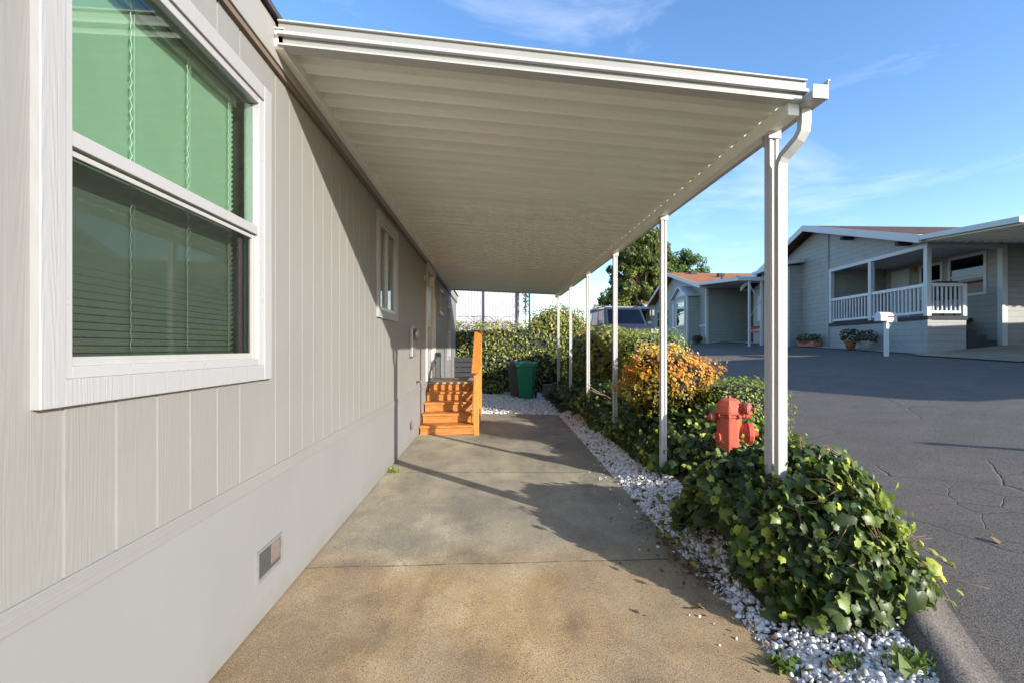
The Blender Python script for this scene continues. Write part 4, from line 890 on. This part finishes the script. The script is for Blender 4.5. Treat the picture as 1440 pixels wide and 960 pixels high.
# bay with shed roof
by = MB().box(-.55, .0, 6.75, 9.3, -.6, 3.85).build('bay', 'lap_bluegrey', h1)
MB().add([(-.95, 6.45, 3.98), (.0, 6.45, 4.12), (.0, 9.6, 4.12), (-.95, 9.6, 3.98), (-.95, 6.45, 3.84), (.0, 6.45, 3.96), (.0, 9.6, 3.96), (-.95, 9.6, 3.84)], [(0, 1, 2, 3), (7, 6, 5, 4), (0, 4, 5, 1), (3, 2, 6, 7), (0, 3, 7, 4), (1, 5, 6, 2)]).build('bay_roof', 'corner_trim', h1)
house_win(h1, 'x', -.55, 7.15, 8.5, 1.60, 3.25, 'glass_dark', .11)
for v in (6.75, 9.2): MB().box(-.575, -.50, v - .02, v + .1, -.5, 3.83).build('corner_board', 'lap_bluegrey', h1)
MB().box(-.02, -.002, 10.0, 10.9, 1.6, 2.9).build('window', 'corner_trim', h1)
MB().box(-.45, -.01, .6, .75, 3.42, 3.54).build('eave_bracket', 'grey_wood', h1); MB().box(-.45, -.01, 3.3, 3.45, 4.22, 4.34).build('eave_bracket', 'grey_wood', h1)
# carport slab dropping away from the house towards the viewer's side
cp = MB(); s0, s1 = -.36, -3.25
cp.add([(-.58, s0, 3.36), (-.58, s1, 3.12), (8, s1, 3.12), (8, s0, 3.36), (-.58, s0, 3.50), (-.58, s1, 3.26), (8, s1, 3.26), (8, s0, 3.50)], [(0, 1, 2, 3), (7, 6, 5, 4), (0, 4, 5, 1), (3, 2, 6, 7), (0, 3, 7, 4), (1, 5, 6, 2)])
cp.build('carport_roof', 'corner_trim', h1)
cp = MB(); u = -.4
while u < 7.8: cp.add([(u, s0, 3.32), (u + .1, s0, 3.32), (u + .1, s1, 3.08), (u, s1, 3.08), (u, s0, 3.359), (u + .1, s0, 3.359), (u + .1, s1, 3.119), (u, s1, 3.119)], [(0, 1, 2, 3), (0, 4, 5, 1), (3, 2, 6, 7), (0, 3, 7, 4), (1, 5, 6, 2)]); u += .3
cp.build('carport_ribs', 'awning', h1)
for u in (2.6, 5.4, 7.8): MB().box(u, u + .09, s1 + .1, s1 + .19, -.4, 3.08).build('carport_post', 'corner_trim', h1)
# --- second house
B = (13.0, 27.1, G(13.0, 27.1) - .02)
h2 = frame(B, 'carport_house', 'grey green lap sided house with rust shingle roof and open carport, farther up the road', group='houses across the road')
rf2, _ = gable_house(h2, 12.4, 16, 3.66, 5.35, 'lap_sage', 'shingle_rust', 6.6)
for q in ((.0, 0), (0, 6.9), (.0, 12.2)): MB().box(-.04, .12, q[1] - .03, q[1] + .17, -.5, 3.3 if q[1] != 6.9 else 3.0).build('corner_board', 'corner_trim', h2)
MB().box(-.04, -.002, .14, 12.2, 1.05, 1.2).build('belt_board', 'corner_trim', h2)
MB().box(-.75, .0, 1.3, 4.3, -.5, 3.15).build('bay', 'lap_sage', h2)
MB().prism([(1.1, 3.02), (2.8, 3.74), (4.5, 3.02), (4.5, 3.10), (2.8, 3.84), (1.1, 3.10)], -.95, .0, 'yz').prism([(1.3, 3.1), (2.8, 3.72), (4.3, 3.1)], -.74, -.7, 'yz').build('bay_roof', 'corner_trim', h2)
for v in (1.3, 4.2): MB().box(-.79, -.70, v - .02, v + .13, -.5, 3.1).build('corner_board', 'corner_trim', h2)
house_win(h2, 'x', -.75, 1.9, 3.5, 1.25, 2.75, 'glass_clear', .12, blind=.55)
house_win(h2, 'x', 0, 8.2, 9.4, 1.5, 2.7, 'glass_clear', .12, blind=.5)
house_win(h2, 'x', 0, 10.6, 11.4, 1.5, 2.7, 'glass_clear', .12, blind=.5)
MB().add([(-.57, -.36, 3.50), (-.57, -5.7, 3.02), (9, -5.7, 3.02), (9, -.36, 3.50), (-.57, -.36, 3.66), (-.57, -5.7, 3.2), (9, -5.7, 3.2), (9, -.36, 3.66)], [(0, 1, 2, 3), (7, 6, 5, 4), (0, 4, 5, 1), (3, 2, 6, 7), (0, 3, 7, 4), (1, 5, 6, 2)]).build('carport_roof', 'corner_trim', h2)
for u in (.0, .6, 4.5, 8.8): MB().box(u, u + .09, -5.6, -5.51, -1.0, 3.02).build('carport_post', 'corner_trim', h2)
MB().tube([(.05, -5.55, 2.9), (.3, -5.55, 2.4), (.6, -5.55, 2.0), (.3, -5.55, 1.6), (.05, -5.55, 1.2)], .02, 5).build('post_scroll', 'corner_trim', h2)
MB().box(.13, .15, -.012, -.001, 0, 0.1).box(3.0, 3.5, -.02, -.002, .75, .95).build('side_vent', 'dark_mesh', h2)
sl = (5.35 - 3.66) / 6.6
def on_roof(name, u, v, du, dv, h, mat):
    z = 3.66 + sl * v; MB().add([(u, v, z + .02), (u + du, v, z + .02), (u + du, v + dv, z + sl * dv + .02), (u, v + dv, z + sl * dv + .02), (u, v, z + h), (u + du, v, z + h), (u + du, v + dv, z + sl * dv + h), (u, v + dv, z + sl * dv + h)], [(0, 1, 2, 3), (7, 6, 5, 4), (0, 4, 5, 1), (3, 2, 6, 7), (0, 3, 7, 4), (1, 5, 6, 2)]).build(name, mat, rf2)
on_roof('solar_panel', 3.4, 1.0, 2.6, 2.6, .12, 'solar'); on_roof('roof_vent', 2.2, 3.6, .4, .4, .25, 'wire_dark'); on_roof('roof_vent', .9, 5.6, .5, .5, .2, 'wire_dark'); on_roof('vent_pipe', 1.4, 1.2, .12, .12, .45, 'wire_dark')
# --- third house on, beyond
C_ = (14.4, 41.5, G(14.4, 41.5))
h3 = frame(C_, 'far_house', 'pale tan house with flat carport roof, farthest up the road behind the parked dark SUV', group='houses across the road')
gable_house(h3, 12, 14, 3.5, 5.1, 'lap_tan', 'shingle_rust', 6.2)
MB().box(-5.2, 0, -1.5, 3.5, 2.95, 3.15).build('carport_roof', 'corner_trim', h3)
for p in ((-5.0, -1.4), (-5.0, 3.3), (-.2, -1.4)): MB().box(p[0], p[0] + .1, p[1], p[1] + .1, -1, 2.95).build('carport_post', 'corner_trim', h3)
house_win(h3, 'x', 0, 1.2, 2.4, 1.2, 2.5, 'glass_dark')
# --- the home just outside the frame on the right: it throws the shadow over the road
D_ = (14.5, -.3, .75)
h0 = thing('neighbour_home', 'blue grey lap sided home across the road, just right of the view', 'house', D_, 0, 'houses across the road')
gable_house(h0, 8.6, 12, 3.3, 4.65, 'lap_bluegrey', 'shingle_brown', 4.3, overf=.3, overs=.2)
house_win(h0, 'x', 0, 1.5, 2.7, 1.2, 2.5, 'glass_dark'); house_win(h0, 'x', 0, 5.5, 6.7, 1.2, 2.5, 'glass_dark')
for v in (0, 8.45): MB().box(-.03, .12, v, v + .15, -.5, 3.0).build('corner_board', 'corner_trim', h0)
# post out of view, added for its slim shadow on the asphalt
k = 2.25; lx, ly = 4.95 + 3.6, 4.75 - 3.6 * 1.02
t = thing('shadow_post', 'slim grey post added out of view to cast a shadow on the road', 'post', (lx, ly, G(lx, ly))); hgt = 3.6 * .475 + G(4.95, 4.75) - G(lx, ly)
MB().tube([(0, 0, -.3), (0, 0, hgt)], .045, 10).build('post_shaft', 'galv', t); MB().lathe([(.06, hgt - .05), (.06, hgt), (0, hgt + .04)], seg=10).build('post_cap', 'galv', t)

# things by the porch house
def loc1(u, v): c, s = math.cos(RZ), math.sin(RZ); x = A[0] + u * c - v * s; y = A[1] + u * s + v * c; return x, y
def pot(u, v, label, mat, s, flower):
    x, y = loc1(u, v); t = thing('potted_plant', label, 'potted plant', (x, y, G(x, y) + .02), 0, 'pots below the porch')
    MB().lathe([(.10 * s, 0), (.155 * s, .2 * s), (.165 * s, .22 * s), (.185 * s, .22 * s), (.185 * s, .29 * s), (.16 * s, .29 * s), (.15 * s, .25 * s), (0, .25 * s)], seg=20).build('pot', mat, t)
    P, N = shell((0, 0, .42 * s), (.30 * s, .26 * s, .2 * s), 420, .25, 3, flower); leaves('foliage', P, N, .07 * s, 'dark_leaf', t, (OVAL, OVAL_F), tip=(0, 0, 1))
    MB().tube([(0, 0, .2 * s), (.02, 0, .45 * s)], .012).build('stem', 'bark', t)
pot(-.45, 2.85, 'terracotta pot with dark red leaved plant below the porch', 'terracotta', 1.2, 3); pot(-.42, 2.05, 'pale grey pot with trailing plant beside the terracotta pot', 'pot_grey', 1.1, 8)
x, y = loc1(-.3, 5.7); t = thing('planter_box', 'low brick coloured planter with mixed plants at the porch house corner', 'planter', (x, y, G(x, y) + .02), RZ)
MB().box(-.16, .16, -.6, .6, 0, .22).build('box', 'terracotta', t, .01); P, N = shell((0, 0, .32), (.26, .75, .2), 700, .3, 3, 2); leaves('foliage', P, N, .09, 'dark_leaf', t, (DIA, DIA_F), tip=(0, 0, 1))
x, y = loc1(-.7, .12); x -= .55
mbx = thing('mailbox', 'white mailbox on a white post in front of the porch', 'mailbox', (x, y, G(x, y)), RZ + R(8))
MB().box(-.05, .05, -.05, .05, -.2, 1.02).build('mail_post', 'house_white', mbx, .005)
MB().box(-.08, .30, -.09, .09, 1.02, 1.06).beam((.0, 0, .82), (.2, 0, 1.02), .05, .05).build('bracket', 'house_white', mbx)
pr = [(-.11, 1.06), (.11, 1.06)] + [(.11 * math.cos(a), 1.22 + .11 * math.sin(a)) for a in [math.pi * i / 10 for i in range(11)]]
MB().prism(pr, -.28, .28, 'yz').build('mail_body', 'house_white', mbx, .006)
MB().prism([(a * 1.06, 1.22 + (b - 1.22) * 1.03) for a, b in pr], -.31, -.283, 'yz').build('mail_door', 'house_white', mbx, .004)
MB().box(-.05, .16, -.125, -.115, 1.17, 1.21).build('flag', 'red_paint', mbx)
x, y = loc1(.95, .55); t = thing('grill', 'black covered barbecue grill standing on the porch behind the railing', 'grill', (x, y, A[2] + DK), RZ)
MB().prism([(-.38, .55), (.38, .55), (.40, .95), (.26, 1.1), (-.26, 1.1), (-.40, .95)], -.28, .28, 'xz').build('cover', 'black_plastic', t, .03)
for a in (-.22, .22):
    for b in (-.2, .2): MB().tube([(a, b, 0), (a, b, .56)], .018).build('leg', 'black_plastic', t)
# small dark shrubs at second house
for i, (vv_, uu, lab) in enumerate(((4.9, -.5, 'small dark shrub at the foot of the second house by its bay window'), (.35, -.45, 'tiny pale rock plant at the corner of the second house carport'))):
    c, s = math.cos(RZ), math.sin(RZ); x = B[0] + uu * c - vv_ * s; y = B[1] + uu * s + vv_ * c
    shrub('small_shrub', lab, 'shrub', (x, y, G(x, y) + .3), (.45, .45, .4) if i == 0 else (.3, .3, .2), 500, .12, 'dark_leaf', (DIA, DIA_F), g=G(x, y), twigs=4)

# ---------------------------------------------------------------- vehicles (front towards local -y)
def wheel(t, x, y, r):
    s = 1 if x > 0 else -1; w_ = MB().lathe([(r * .6, -.11), (r * .93, -.11), (r, -.07), (r, .07), (r * .93, .11), (r * .6, .11)], (x, y, r), (s, 0, 0), 28).build('wheel', 'tyre', t)
    rm = MB().lathe([(0, .06), (r * .2, .07), (r * .3, .04), (r * .55, .05), (r * .62, .112), (r * .60, .112)], (x, y, r), (s, 0, 0), 20).build('rim', 'rim', w_)
def vehicle(label, loc, rz, paintm, Ln, Wd, hh, rh, suv, name, cat):
    t = thing(name, label, cat, loc, rz); f = -Ln / 2; b = Ln / 2; hw = Wd / 2
    bl = .28; ws0 = f + (.95 if suv else 1.0); ws1 = ws0 + (.55 if suv else .75); rr1 = b - (.25 if suv else 1.0); rr0 = b - (.08 if suv else .35)
    side = [(f + .02, bl), (f, .55), (f + .04, hh - .22), (f + .14, hh - .10), (ws0, hh), (rr0, hh + .02), (b - .02, hh - .12), (b, .6), (b - .03, bl)]
    vs = []
    for s, ins in ((-1, .0), (-1, .06), (1, .06), (1, .0)):
        pass
    MB().prism(side, -hw, hw, 'yz').build('body', paintm, t, .06)
    gb = hw - .06; gt = hw - (.17 if suv else .25)
    V = [(-gb, ws0, hh - .02), (gb, ws0, hh - .02), (gb, rr0, hh - .02), (-gb, rr0, hh - .02), (-gt, ws1, rh), (gt, ws1, rh), (gt, rr1, rh), (-gt, rr1, rh)]
    MB().add(V, [(0, 1, 2, 3), (7, 6, 5, 4), (0, 4, 5, 1), (1, 5, 6, 2), (2, 6, 7, 3), (3, 7, 4, 0)]).build('cabin', paintm, t, .03)
    V = [Vector(v) for v in V]
    def pane(name, q, a0, a1, b0, b1, off):
        p = [q[0].lerp(q[1], a0).lerp(q[3].lerp(q[2], a0), b0), q[0].lerp(q[1], a1).lerp(q[3].lerp(q[2], a1), b0), q[0].lerp(q[1], a1).lerp(q[3].lerp(q[2], a1), b1), q[0].lerp(q[1], a0).lerp(q[3].lerp(q[2], a0), b1)]
        nn = (p[1] - p[0]).cross(p[3] - p[0]).normalized() * off
        MB().add([a + nn * .1 for a in p] + [a + nn for a in p], [(0, 1, 2, 3), (7, 6, 5, 4), (0, 4, 5, 1), (1, 5, 6, 2), (2, 6, 7, 3), (3, 7, 4, 0)]).build(name, 'car_glass', t)
    pane('windshield', [V[0], V[1], V[5], V[4]], .06, .94, .08, .9, .008); pane('rear_window', [V[2], V[3], V[7], V[6]], .08, .92, .15, .88, .008)
    for q in ([V[3], V[0], V[4], V[7]], [V[1], V[2], V[6], V[5]]):
        for a, c_ in ((.04, .3), (.34, .62), (.66, .93)): pane('side_window', q, a, c_, .12, .88, .008)
    for x in (-hw + .02, hw - .02):
        for y in (f + .85, b - .85): wheel(t, x, y, .36 if suv else .32)
    for s in (-1, 1):
        MB().box(s * hw * .84 - .15, s * hw * .84 + .15, f - .012, f + .06, hh - .36, hh - .20).build('headlight', 'lamp_glass', t, .01)
        MB().box(s * (hw - .1) - .07, s * (hw - .1) + .07, b - .02, b + .012, .7, .95).build('tail_light', 'red_paint', t, .01)
        MB().box(s * (hw + .10) - .09, s * (hw + .10) + .09, ws0 + .25, ws0 + .35, hh + .04, hh + .18).build('mirror', 'black_plastic', t, .02)
    MB().box(-hw * .62, hw * .62, f - .014, f + .04, hh - .36, hh - .2).build('grille', 'black_plastic', t, .005)
    MB().box(-hw - .02, hw + .02, f - .09, f + .1, .42, .58).build('bumper', 'rim' if suv else paintm, t, .02)
    MB().box(-hw - .02, hw + .02, b - .1, b + .09, .42, .58).build('bumper', 'rim' if suv else paintm, t, .02)
    if suv:
        mb = MB()
        for s in (-1, 1): mb.tube([(s * (gt - .05), ws1 + .2, rh + .01), (s * (gt - .05), ws1 + .25, rh + .09), (s * (gt - .05), rr1 - .25, rh + .09), (s * (gt - .05), rr1 - .2, rh + .01)], .018, 6)
        for y in (ws1 + .4, ws1 + 1.1, rr1 - .4): mb.box(-gt - .1, gt + .1, y - .025, y + .025, rh + .09, rh + .125)
        mb.build('roof_rack', 'black_plastic', t)
    return t
glass('car_glass', (.30, .34, .36), 1.0, .02)
sx, sy2 = 5.35, 19.6
vehicle('dark blue SUV with roof rack parked facing the camera behind the hedges', (sx, sy2, G(sx, sy2) + .02), R(2), 'suv_paint', 4.6, 1.86, 1.08, 1.80, True, 'parked_suv', 'car')
x, y = 16.4, 23.6
vehicle('dark red car parked under the carport of the second house', (x, y, G(x, y) + .02), R(-90) + RZ, 'red_paint', 4.4, 1.75, .92, 1.42, False, 'parked_car', 'car')

# ---------------------------------------------------------------- trees
def tree(name, label, loc, h, crown, nclump, nleaf, lsize, mat, seed, trunk_r, cl=(.7, .7, .55), group='trees behind the houses'):
    """crown = list of (dx, dy, z, rx, ry, rz) lobes; foliage tufts at the ends of real limbs"""
    r = np.random.default_rng(seed); random.seed(seed)
    t = thing(name, label, 'tree', loc, 0, group); Ps = []; Ns = []; Rn = []
    lb = MB()
    for (dx, dy, z, rx, ry, rz) in crown:
        for i in range(nclump):
            d = r.normal(size=3); d /= np.linalg.norm(d); k = r.uniform(.55, 1.0) ** .5
            c = np.array([dx, dy, z]) + d * np.array([rx, ry, rz]) * k * (1 + .12 * math.sin(d[0] * 7 + d[2] * 9)); s = r.uniform(.6, 1.25)
            q = r.normal(size=(nleaf, 3)); q /= np.linalg.norm(q, axis=1, keepdims=True); q *= r.uniform(.35, 1, (nleaf, 1)) ** .5
            P = c + q * np.array(cl) * s; Ps.append(P); Ns.append(q + np.array([0, 0, .3])); Rn.append(np.clip(r.normal(.45 + .2 * math.sin(i * 2.4), .18, nleaf), 0, 1))
            if i % 3 == 0:
                b = Vector((dx * .25, dy * .25, max(z * .35, c[2] - random.uniform(1, 2.5)))); lb.tube([b, (b + Vector(c)) / 2 + Vector((0, 0, -.3)), Vector(c)], [trunk_r * .35, trunk_r * .2, trunk_r * .08], 5)
    leaves('crown', np.concatenate(Ps), np.concatenate(Ns), lsize, mat, t, (DIA, DIA_F), tip=(0, 0, 1), rnd=np.concatenate(Rn))
    tk = MB().tube([(0, 0, -.5), (.1, 0, h * .3), (-.1, .1, h * .65), (0, 0, h * .92)], [trunk_r, trunk_r * .8, trunk_r * .5, trunk_r * .1], 12).build('trunk', 'bark', t)
    lb.build('limbs', 'bark', t)
g = 1.6
tree('pine_tree', 'large dense dark pine behind the parked SUV', (14.6, 44, g), 12.2, [(-.6, 0, 6.2, 2.6, 2.4, 3.6), (.4, 0, 8.6, 1.9, 1.8, 2.4), (-1.3, 0, 8.9, 1.0, 1.0, 1.5), (1.5, .3, 5.2, 1.6, 1.8, 3.0), (-2.2, .2, 3.6, 1.5, 1.5, 2.6), (1.2, 0, 9.6, .8, .8, 1.2)], 62, 230, .30, 'pine', 5, .35)
tree('broadleaf_tree', 'smaller bright green tree rising behind the rust roof', (20.6, 48, g), 11, [(0, 0, 7.5, 2.0, 2.0, 2.6), (-1.8, 0, 7.0, 1.5, 1.4, 2.4), (1.7, 0, 6.3, 1.2, 1.2, 2)], 55, 200, .30, 'broad', 8, .25)
tree('small_pine', 'small dark conifer left of the large pine', (10.4, 43.5, g), 4.8, [(0, 0, 3.0, .7, .7, 1.9)], 22, 140, .22, 'pine', 11, .12, cl=(.3, .3, .3))
# low far structures seen over the hedge
t = thing('distant_shed', 'low grey shed roof far behind the hedge between the posts', 'shed', (8.5, 44, 1.2)); MB().box(-2, 3, 0, 3, 0, 1.9).build('wall', 'block', t); MB().box(-2.3, 3.3, -.3, 3.3, 1.9, 2.15).build('roof', 'pot_grey', t)
